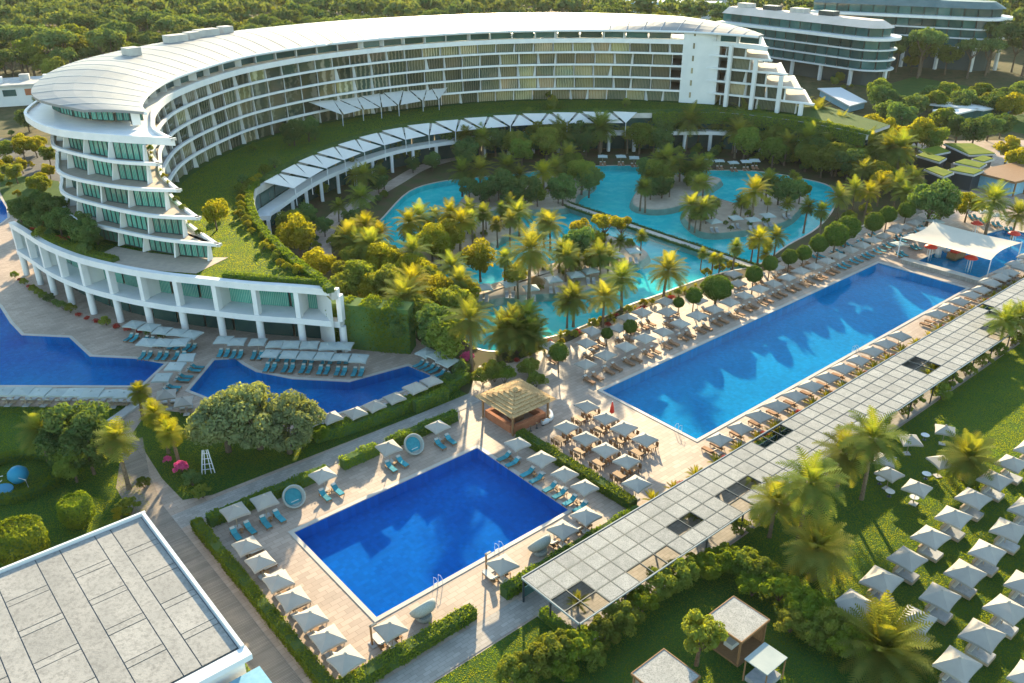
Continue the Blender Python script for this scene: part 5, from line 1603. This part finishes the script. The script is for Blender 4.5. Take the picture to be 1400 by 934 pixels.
hedge([p for p in offset(pe, -.5) if p.x >= 36], .9, 2.9, 'greenery hanging over the podium edge behind the grove', z0=7.4, dens=26, leaf=.22)
pfl = offset(pf, 1.9)
hedge([p for p in pfl if p.x > -44][:-2], .9, .9, 'hedge on the podium roof above the front columns', z0=10.06)
hedge([p for p in pfl if -80 < p.x < -62], 1.6, .8, 'planted strip on the podium roof\'s left bend', z0=10.06)
hedge(WP([(455, 436), (500, 441), (563, 446)], 4), 3.2, 7.4, 'tall green wall at the podium\'s right end', leaf=.2, dens=36)
for s in (-1, 1):
    hedge([ca + cn * s * 1.25 + cdir * 3, cb + cn * s * 1.25], .5, .45, 'low hedge on the causeway\'s %s side' % ('far' if s > 0 else 'near'), z0=-.1, dens=30, leaf=.16, m='leaf_dark')
    MB
# lawn and near planting
plants([('drum', 104, 697, 1.0), ('drum', 26, 738, 1.5)], 'on the lawn beside the white building', 'left lawn')
plants([('fan', 160, 600, 1.3), ('fangold', 187, 535, .9), ('fangold', 213, 563, .95), ('fangold', 222, 580, .9), ('fangold', 236, 592, .95), ('date', 52, 583, .85)], 'in the garden left of the boardwalk', 'left garden')
plants([('dark', 100, 578, 1.25), ('dark', 84, 604, 1.0), ('dark', 118, 606, 1.0), ('broad', 96, 625, .8)], 'in the clump on the left lawn', 'left lawn clump')
plants([('bigolive', 304, 570, 1.2), ('bigolive', 348, 562, 1.3), ('bigolive', 390, 574, 1.15)], 'between the canal and the small pool', 'olive pair')
plants([('nearbush', 440, 590, .9), ('nearbush', 412, 604, .8), ('bush', 262, 655, .9), ('bush', 276, 672, .8), ('bush', 176, 692, 1.0), ('bush2', 164, 700, .8), ('bush', 196, 660, .7), ('pink', 247, 637, .95), ('pink', 229, 627, .6)], 'on the lawn below the olive trees', 'olive lawn')
plants([('pink', 641, 490, 1.1), ('nearbush', 676, 508, 1.3), ('nearbush', 660, 515, 1.0), ('nearbush', 690, 512, 1.1), ('nearbush', 724, 503, 1.1), ('nearbush', 733, 520, .9), ('bush1', 629, 503, 1.2), ('bush1', 612, 520, 1.0), ('nearbush', 600, 535, .8)], 'near the thatched bar', 'thatched bar planting')
# shrubs in front of the pergola and along its far side
plants([('nearbush', x, y, s) for x, y, s in ((735, 905, 1.1), (760, 888, 1.2), (790, 880, 1.25), (825, 862, 1.1), (850, 845, 1.15), (878, 822, 1.1), (905, 800, 1.15), (935, 785, 1.2), (962, 772, 1.2), (990, 762, 1.25), (1018, 772, 1.2), (1046, 785, 1.2), (1068, 802, 1.3), (1095, 822, 1.3), (1118, 838, 1.35), (1140, 858, 1.3), (1160, 880, 1.2), (1030, 800, 1.0), (1082, 850, 1.0), (1110, 868, 1.0), (700, 920, 1.0), (770, 915, 1.0), (810, 895, .9))], 'in the belt below the pergola', 'pergola shrub belt')
plants([('tree', 958, 860, 1.05)], 'beside the garden hut', 'hut tree')
plants([('tall', 1198, 588, .98), ('tall', 1106, 652, .95), ('date', 1155, 612, 1.0), ('date', 1060, 682, .85), ('clump', 1326, 618, 1.25), ('clump', 1118, 748, 1.3), ('cycad', 1206, 880, 1.25)], 'on the lawn below the pergola', 'lawn palms')
plants([('spiky', 955, 697, 1.3), ('spiky', 944, 688, 1.2), ('spiky', 1280, 500, 1.5), ('spiky', 1272, 508, 1.2), ('date', 1376, 440, .7), ('date', 1395, 430, .75), ('spiky', 790, 820, .9), ('spiky', 1030, 647, 1.3), ('spiky', 1052, 628, 1.0), ('spiky', 1059, 590, 1.1)], 'growing through the pergola openings', 'pergola openings')
plants([('bush0', x, y, s) for x, y, s in ((1236, 556, 1.1), (1252, 545, 1.0), (1290, 535, 1.2), (1300, 520, 1.2), (1322, 505, 1.0), (1345, 492, 1.1), (1368, 478, 1.1), (1390, 462, 1.1), (1205, 572, .9), (1180, 600, .9), (1160, 590, .9), (1085, 665, 1.0), (1130, 640, .8), (1040, 705, .9), (1015, 722, .9))], 'on the lawn side of the pergola', 'pergola lawn side shrubs')
for i in range(26):
    u = 62 + i * 4.0 + random.uniform(-.5, .5)
    put('yellow', U(u, 49.4, .02), random.uniform(.9, 1.3), '{n} yellow spiky shrub from the left in the bed along the pergola', 'yellow shrubs along the pergola')
    if i % 2:
        put('redsh', U(u + 1.6, 49.2, .02), random.uniform(.7, 1.0), '{n} red leaved shrub from the left in the bed along the pergola', 'red shrubs along the pergola')
# clipped trees on the deck
plants([('topiary', 949, 403, .95), ('topiary', 928, 414, .6), ('bigtopiary', 980, 393, .92), ('topiary', 1031, 375, 1.0), ('topiary', 1053, 360, .95), ('topiary', 1080, 350, 1.0), ('topiary', 1099, 346, .95), ('topiary', 1120, 333, 1.15), ('topiary', 1143, 322, 1.5), ('topiary', 1160, 310, 1.55),
        ('topiary', 1195, 304, 1.25), ('topiary', 1214, 294, 1.15), ('topiary', 1240, 288, 1.1), ('topiary', 764, 481, .95), ('topiary', 862, 446, .75), ('topiary', 830, 456, .6), ('topiary', 929, 415, .5)], 'on the deck beside the long pool', 'deck clipped trees')
plants([('topiary', 490, 404, .7), ('topiary', 510, 412, .7), ('topiary', 529, 421, .7)], 'at the podium end', 'podium clipped')
# palms on the lagoon's near shore
plants([('date', 910, 366, .95), ('date', 852, 379, .85), ('date', 785, 402, .8), ('date', 826, 406, .75), ('date', 776, 412, .65), ('tall', 643, 432, .8), ('clump', 709, 446, 1.2), ('clump', 690, 452, 1.0), ('clump', 728, 452, 1.0), ('date', 700, 436, .7), ('date', 720, 432, .7)], 'on the lagoon\'s near shore', 'near lagoon shore')
scatter([(690, 492), (742, 470), (800, 450), (860, 424), (905, 408), (950, 392), (955, 397), (905, 415), (862, 432), (805, 458), (745, 480), (700, 500)], 40, ['bush2', 'spiky', 'bush0', 'redsh', 'yellow'], .45, .8, 'in the strip between lagoon and deck', 'lagoon deck strip', mind=1.2, avoid=(LAGOON,))
plants([('fan', 960, 345, .55), ('fan', 985, 352, .5), ('fan', 1005, 338, .75), ('dategold', 1040, 325, .7), ('fan', 1030, 330, .7), ('date', 1062, 322, .6), ('fan', 1050, 335, .6), ('fangold', 975, 352, .55), ('bush2', 1000, 363, .9), ('bush2', 985, 365, .9), ('bush2', 965, 372, .8), ('fangold', 1045, 348, .6)], 'at the causeway\'s near end', 'causeway end')
# left garden of the courtyard, sunlit
plants([('gold', 407, 315, 1.15), ('broad', 398, 300, .9), ('gold', 433, 354, .95), ('clump', 478, 322, 1.25), ('date', 491, 268, .85), ('broad', 490, 374, 1.0), ('gold', 523, 352, 1.0), ('broad', 530, 384, 1.0), ('dategold', 563, 384, .9), ('broad', 583, 380, .9), ('gold', 600, 394, .9), ('date', 555, 404, .95), ('broad', 620, 409, 1.0), ('broad', 575, 425, 1.0), ('dark', 600, 440, 1.1), ('dark', 545, 432, 1.0), ('gold', 505, 392, .8), ('broad', 470, 390, .9), ('broad', 610, 460, 1.0), ('gold', 640, 395, .7)], 'in the sunlit garden left of the lagoon', 'sunlit west garden')
scatter([(452, 420), (470, 350), (510, 345), (600, 400), (625, 470), (560, 430)], 26, ['bush0', 'bush1', 'bush2', 'spiky', 'broad0', 'gold1'], .7, 1.1, 'in the undergrowth left of the lagoon', 'west undergrowth', avoid=(LAGOON,))
scatter([(385, 330), (420, 260), (480, 225), (560, 205), (600, 230), (540, 262), (500, 300), (470, 330), (440, 350)], 34, ['dark0', 'dark1', 'bush1', 'date0', 'broad1', 'bush0'], .6, .95, 'between the colonnade and the lagoon', 'colonnade garden', avoid=(LAGOON,))
# islands
plants([('dategold', 558, 300, .9), ('date', 573, 292, .85), ('dategold', 613, 290, .9), ('dategold', 628, 302, .85), ('fan', 646, 297, 1.0), ('fan', 660, 288, 1.0), ('gold', 590, 325, .95), ('gold', 613, 318, .9), ('gold', 602, 338, .7), ('gold', 656, 347, 1.0), ('date', 616, 362, .8), ('date', 710, 290, .8), ('fan', 697, 300, .9), ('fan', 680, 305, .8)], 'on the west island', 'west island plants')
plants([('tall', 723, 333, 1.05), ('fan', 744, 298, .95), ('date', 753, 303, .85), ('drypalm', 735, 378, 1.0), ('dark', 791, 325, .9), ('umbgold', 796, 308, .85), ('umbgold', 828, 304, .95), ('umbgold', 850, 306, .8), ('date', 832, 348, .6), ('gold', 812, 350, .7), ('clump', 780, 345, .8), ('fan', 765, 340, .8), ('fan', 708, 370, .8), ('bush0', 862, 332, .9), ('bush2', 845, 352, .7), ('fan', 690, 352, .9), ('spiky', 770, 372, .9), ('umbgold', 812, 322, .7)], 'on the large south island', 'south island plants')
plants([('date', 631, 232, .9), ('date', 656, 229, .95), ('date', 691, 226, .95), ('dategold', 744, 236, .85), ('dark', 718, 254, 1.0), ('dark', 684, 248, 1.0), ('dark', 770, 253, .95), ('broad', 796, 233, 1.1), ('broad', 785, 220, 1.0), ('dark', 806, 243, .9), ('dark', 700, 262, .8), ('broad', 735, 262, .7), ('date', 760, 228, .8), ('dark', 660, 258, .8), ('date', 775, 210, .9)], 'on the shaded north island', 'north island plants')
scatter([(872, 270), (895, 277), (930, 271), (965, 252), (975, 245), (930, 238), (890, 242)], 20, ['dark0', 'dark1', 'broad0', 'broad1', 'date1', 'fan0'], .75, 1.1, 'crowded on the grove island', 'grove island plants', mind=2.0)
plants([('fan', 877, 254, .9), ('fan', 884, 256, .9), ('date', 913, 214, 1.0), ('fan', 955, 250, .9)], 'at the grove island\'s edge', 'grove island edge')
plants([('dategold', 1033, 260, 1.0), ('bush1', 1016, 278, 1.3), ('dark', 1067, 254, .9), ('dark', 1083, 256, .9), ('broad', 1095, 258, .7), ('date', 945, 280, .75), ('date', 960, 284, .7), ('fan', 975, 276, .8), ('fan', 952, 290, .7), ('spiky', 945, 296, 1.2), ('bush0', 962, 296, 1.0), ('bush1', 1078, 268, 1.2), ('date', 1050, 248, .8)], 'on the east island', 'east island plants')
for key, n, kinds in (('north', 24, ['bush0', 'bush1', 'dark0', 'spiky', 'date1']), ('west', 24, ['bush2', 'bush0', 'spiky', 'gold0', 'fan0', 'date2']), ('south', 26, ['bush2', 'bush0', 'spiky', 'fan1', 'gold1', 'date0']), ('east', 20, ['bush0', 'bush1', 'spiky', 'fan0', 'date1'])):
    px = [PX(p) for p in grow(ISL[key], -1.2)]
    scatter(px, n, kinds, .5, .85, 'scattered on the lagoon\'s %s island' % key, key + ' island undergrowth', mind=1.6, z0=.2)
scatter([(505, 330), (520, 352), (556, 376), (600, 396), (628, 420), (620, 440), (560, 415), (500, 380), (480, 350)], 26, ['gold0', 'gold1', 'broad0', 'bush2', 'dategold', 'date0'], .7, 1.05, 'crowding the lagoon\'s west bank', 'west bank', mind=2.0, avoid=(LAGOON,))
# shaded grove between the podium and the lagoon
scatter([(600, 214), (640, 203), (700, 193), (880, 178), (1000, 172), (1110, 186), (1190, 215), (1230, 250), (1150, 252), (1100, 236), (1030, 226), (950, 205), (880, 218), (812, 216), (720, 226), (640, 236), (598, 244)], 150, ['dark0', 'dark1', 'broad0', 'broad1', 'date0', 'date1', 'fan0', 'dark0', 'broad1'], 1.0, 1.5, 'in the shaded grove below the roof garden', 'shaded grove', mind=2.6, avoid=(LAGOON,))
scatter([(880, 205), (1000, 195), (1110, 205), (1150, 245), (1040, 232), (950, 225)], 30, ['bush0', 'bush1', 'bush0'], .9, 1.4, 'under the shaded grove', 'grove undergrowth', mind=2, avoid=(LAGOON,))
# right hand garden
plants([('date', 1149, 267, .75), ('date', 1171, 256, .75), ('dategold', 1188, 263, .7), ('date', 1228, 252, .8), ('date', 1238, 262, .75), ('date', 1250, 242, .75), ('dategold', 1205, 250, .7), ('dark', 1275, 268, 1.3), ('dark', 1290, 275, 1.0), ('date', 1359, 273, 1.05), ('gold', 1325, 278, .8), ('fan', 1126, 288, .9), ('fan', 1104, 282, .9), ('date', 1392, 290, .8), ('bush0', 1185, 285, 1.2), ('bush0', 1160, 295, 1.2)], 'in the garden right of the lagoon', 'east garden')
plants([('gold', 1258, 179, 1.25), ('gold', 1238, 186, 1.0), ('broad', 1280, 185, 1.1), ('gold', 1192, 170, 1.1), ('gold', 1214, 176, 1.0), ('dark', 1233, 155, 1.3), ('dark', 1215, 148, 1.2), ('dark', 1312, 170, 1.0), ('dark', 1335, 174, 1.1), ('dark', 1355, 168, 1.0), ('dark', 1372, 165, 1.0), ('gold', 1385, 142, 1.2), ('broad', 1194, 192, 1.1), ('gold', 1181, 222, .9), ('broad', 1147, 210, 1.1), ('broad', 1126, 215, 1.0), ('gold', 1207, 233, .9), ('dategold', 1236, 210, .7), ('gold', 1220, 214, .8), ('broad', 1160, 182, 1.0), ('broad', 1290, 160, 1.1), ('gold', 1380, 200, .9), ('gold', 1395, 215, .9)], 'among the pavilions right of the hotel', 'pavilion trees')
scatter([(1120, 200), (1200, 190), (1240, 195), (1240, 235), (1270, 255), (1250, 280), (1190, 285), (1140, 240)], 38, ['broad0', 'broad1', 'gold0', 'date0', 'dategold', 'dark0', 'bush2', 'bush0'], .65, 1.0, 'in the planted slope right of the lagoon', 'east slope', mind=2.6, avoid=(LAGOON,))
scatter([(1120, 100), (1180, 112), (1160, 126), (1110, 112)], 8, ['broad0', 'gold0', 'bush0'], .6, .9, 'beside the wedge roof', 'wedge roof trees')
scatter([(1180, 145), (1400, 150), (1400, 170), (1290, 165), (1200, 165)], 16, ['dark0', 'dark1', 'broad1'], 1.1, 1.6, 'below the glass wings', 'trees below the wings', mind=5)
scatter([(1250, 60), (1300, 70), (1350, 105), (1290, 112), (1240, 100)], 14, ['dark0', 'broad1', 'pine2', 'gold1'], 1.0, 1.6, 'between the two glass wings', 'trees between the wings', mind=6)
# roof garden trees and shrubs
plants([('gold', 292, 285, .75), ('bush2', 300, 292, 1.0), ('bush0', 360, 232, 1.1), ('bush1', 375, 222, 1.2), ('dark', 400, 175, .8), ('dark', 420, 170, .8), ('bush1', 395, 192, 1.2), ('bush1', 430, 185, 1.1), ('bush0', 625, 128, 1.3), ('dark', 622, 122, .6), ('bush0', 750, 130, 1.2), ('bush2', 755, 137, 1.2), ('bush0', 855, 140, 1.1), ('bush1', 330, 245, 1.0), ('bush0', 970, 133, 1.2), ('bush0', 1030, 140, 1.3), ('bush0', 348, 200, .9)], 'on the roof garden lawn', 'roof garden plants', z0=10.06)
rr = random.Random(5)
for i in range(30):
    p = pl[int(8 + i * (len(pl) * .28) / 30)]
    q = p + Vector((rr.uniform(-2.6, -1.0), rr.uniform(-.5, .5), 10.06))
    if q.y < 178:
        put(rr.choice(['bush2', 'bush0']), q, rr.uniform(.5, .85), '{n} rounded golden shrub from the left beside the roof garden hedge', 'shrubs beside the roof garden hedge')
# left slope
scatter([(-20, 205), (66, 203), (80, 250), (66, 275), (20, 270), (-20, 262)], 22, ['gold0', 'gold1', 'bush2', 'broad0', 'bush0'], .55, .95, 'on the slope left of the hotel', 'west slope', mind=2.4)
scatter([(15, 290), (70, 285), (120, 320), (150, 336), (100, 342), (50, 322)], 24, ['bush0', 'bush1', 'bush1', 'dark1'], .6, .95, 'behind the podium\'s left end', 'podium rear', mind=2.0)
scatter([(12, 150), (66, 150), (60, 185), (15, 190)], 7, ['dark0', 'broad0', 'bush1'], .8, 1.2, 'by the service road', 'service road trees', mind=3)
scatter([(26, 304), (60, 292), (92, 296), (112, 318), (140, 338), (118, 350), (84, 340), (55, 326)], 34, ['bush0', 'bush1', 'bush1', 'dark1', 'redsh'], .6, 1.0, 'on the podium roof left of the bow front', 'podium roof planting', z0=10.06, mind=1.5)
# planting at the foot of the podium columns
for i, p in enumerate(resample(offset(pf, -1.4)[:int(len(pf) * .62)], step=2.4)):
    put(random.choice(['bush1', 'redsh', 'bush0']), (p.x, p.y, .02), random.uniform(.55, .85), '{n} dark shrub from the left at the foot of the podium columns', 'shrubs at the podium foot')
# terrace planters on the stepped ends
for k, (z, tip, chain, rt) in enumerate(FLOORS[:4]):
    tp = Vector((*tip, 0)); inn = Vector((-62.5, 152, 0))
    for j in range(4):
        q = tp.lerp(inn, .22 + .2 * j) + Vector((-1.2, -.3, z - .36))
        put(random.choice(['bush2', 'spiky', 'bush0']), q, .5, '{n} potted shrub from the left on the hotel\'s stepped left terraces', 'shrubs on the stepped terraces')

# ------------------------------------------------------------------ standing grass on the lawns
def grass(poly, z, dens, size, label, keep=lambda x, y: np.ones(len(x), bool), seed=1):
    rng = np.random.default_rng(seed)
    P = np.array([(p[0], p[1]) for p in poly])
    lo, hi = P.min(0), P.max(0)
    n = int((hi[0] - lo[0]) * (hi[1] - lo[1]) * dens)
    x = rng.uniform(lo[0], hi[0], n); y = rng.uniform(lo[1], hi[1], n)
    # in the frame, with a margin
    d = y * _cp + CAMH * _sp - z * _sp
    px = 700 + F * x / d; py = 467 - F * (y * _sp + (z - CAMH) * _cp) / d
    ok = (px > -60) & (px < 1460) & (py > -20) & (py < 990)
    ins = np.zeros(n, bool)
    j = len(P) - 1
    for i in range(len(P)):
        c = ((P[i, 1] > y) != (P[j, 1] > y))
        with np.errstate(divide='ignore', invalid='ignore'):
            ins ^= c & (x < (P[j, 0] - P[i, 0]) * (y - P[i, 1]) / (P[j, 1] - P[i, 1]) + P[i, 0])
        j = i
    ok &= ins & keep(x, y)
    x, y = x[ok], y[ok]
    n = len(x)
    a = rng.uniform(0, math.pi, n); w = size * rng.uniform(.5, 1.0, n); h = size * rng.uniform(.5, 1.1, n) * .8
    dx, dy = np.cos(a) * w, np.sin(a) * w
    lx, ly = rng.normal(0, .35, n) * h, rng.normal(0, .35, n) * h
    v = np.empty((n, 4, 3))
    v[:, 0] = np.stack([x - dx, y - dy, np.full(n, z)], 1); v[:, 1] = np.stack([x + dx, y + dy, np.full(n, z)], 1)
    v[:, 2] = np.stack([x + dx * .7 + lx, y + dy * .7 + ly, z + h], 1); v[:, 3] = np.stack([x - dx * .7 + lx, y - dy * .7 + ly, z + h], 1)
    o = obj('grass', np_mesh('grass', v.reshape(-1, 3), np.arange(4 * n).reshape(-1, 4), 'grass_blade'))
    return struct(o, 'stuff', label, 'grass')
grass(UP([(20.6, 45.0), (41.0, 45.0), (41.0, 39.4), (140, 39.4), (140, -10), (20, -10)]), .037, 75, .058, 'short mown grass of the parasol lawn', seed=2)
grass(WP([(-120, 555), (150, 557), (186, 552), (152, 588), (172, 640), (205, 690), (195, 705), (-20, 785), (-200, 800)]), .037, 75, .058, 'short mown grass of the left lawn', seed=3)
grass(WP([(182, 592), (200, 565), (228, 562), (262, 566), (330, 596), (430, 600), (490, 577), (600, 536), (626, 532), (640, 540), (290, 677), (250, 684), (222, 655)]), .041, 75, .058, 'short grass below the olive trees', seed=4)
inn0, _o0 = floor_lines(0)
facade_y = [p for p in inn0]
grass(pf + pe[1:] + [p for p in inn0[::-1]], 10.052, 36, .075, 'grass of the roof garden', seed=5)
# ------------------------------------------------------------------ the pine wood behind
out_poly = [Vector((x, y, 0)) for x, y in ((-110, 150), (-112, 200), (-104, 232), (-88, 262), (-58, 288), (0, 306), (40, 302), (84, 280), (110, 250), (130, 235))]
rr = random.Random(11)
spots = []
y = 268.0
while y < 930:
    x = -520.0
    st = 12.5 + (y - 280) * .006
    while x < 620:
        p = Vector((x + rr.uniform(-3.4, 3.4), y + rr.uniform(-3.4, 3.4), 0))
        x += st
        px, py = PX((p.x, p.y, 9))
        if not (-70 < px < 1470 and -30 < py < 200):
            continue
        if p.y < 312 + max(0, -abs(p.x) * .0) and -100 < p.x < 125:
            continue
        if p.x < -88 and p.y < 338:
            continue
        if 84 < p.x < 240 and p.y < 352 + (p.x - 84) * .0:
            continue
        if 86 < p.x < 172 and 330 < p.y < 420 and (p.y - 400) < -(p.x - 92) * 1.25 + 34:
            continue
        if 152 < p.x < 238 and 372 < p.y < 440:
            continue
        if 45 < p.x < 150 and 530 < p.y < 606:
            continue
        if p.x >= 240 and p.y < 300:
            continue
        if math.sin(p.x * .021 + 1.3) * math.sin(p.y * .017) > .80:
            continue
        spots.append(p)
    y += st * .9
spots.sort(key=lambda p: p.length)
for i, p in enumerate(spots[:290]):
    k = rr.choice(['pine0', 'pine1', 'pine0', 'pine1', 'pine2'])
    side = 'behind the hotel\'s left end' if p.x < -60 else ('behind the hotel\'s middle' if p.x < 70 else 'round the glass wings')
    put(k, p, rr.uniform(1.0, 1.8), '{n} umbrella pine from the left in the wood ' + side, 'pines ' + side, rz=rr.uniform(0, 6.28))
rest = spots[290:]
vs, qs, o = [], [], 0
tmpl = [cloud(14, 260, (5.2, 5.2, 2.3), (0, 0, 8.6), 1.9, .85, seed=900 + i, under=False) for i in range(5)]
for p in rest:
    v, q = tmpl[rr.randrange(5)]
    a = rr.uniform(0, 6.28); s = rr.uniform(.9, 2.0)
    ca_, sa_ = math.cos(a) * s, math.sin(a) * s
    w = np.empty_like(v)
    w[:, 0] = v[:, 0] * ca_ - v[:, 1] * sa_ + p.x
    w[:, 1] = v[:, 0] * sa_ + v[:, 1] * ca_ + p.y
    w[:, 2] = v[:, 2] * s
    vs.append(w); qs.append(q + o); o += len(v)
far = obj('distant_forest', np_mesh('distant_forest', np.concatenate(vs), np.concatenate(qs), 'leaf_forest'))
struct(far, 'stuff', 'dense pine forest stretching to the top of the view', 'forest')
hz = MB().box((0, 1175, 36), (3260, 2910, 76)).mesh('haze', 'soil')
hm = bpy.data.materials.new('haze')
hm.use_nodes = True
hn = hm.node_tree
hn.nodes.remove(hn.nodes['Principled BSDF'])
hv = hn.nodes.new('ShaderNodeVolumePrincipled')
hv.inputs['Color'].default_value = (.86, .90, .95, 1)
hv.inputs['Density'].default_value = HAZE
hv.inputs['Anisotropy'].default_value = .25
hn.links.new(hv.outputs[0], hn.nodes['Material Output'].inputs['Volume'])
hz.materials.clear(); hz.materials.append(hm)
struct(obj('haze', hz), 'stuff', 'thin pale evening haze over the whole resort', 'haze')
finish_labels()
print('objects', len(bpy.data.objects), 'far trees', len(rest))
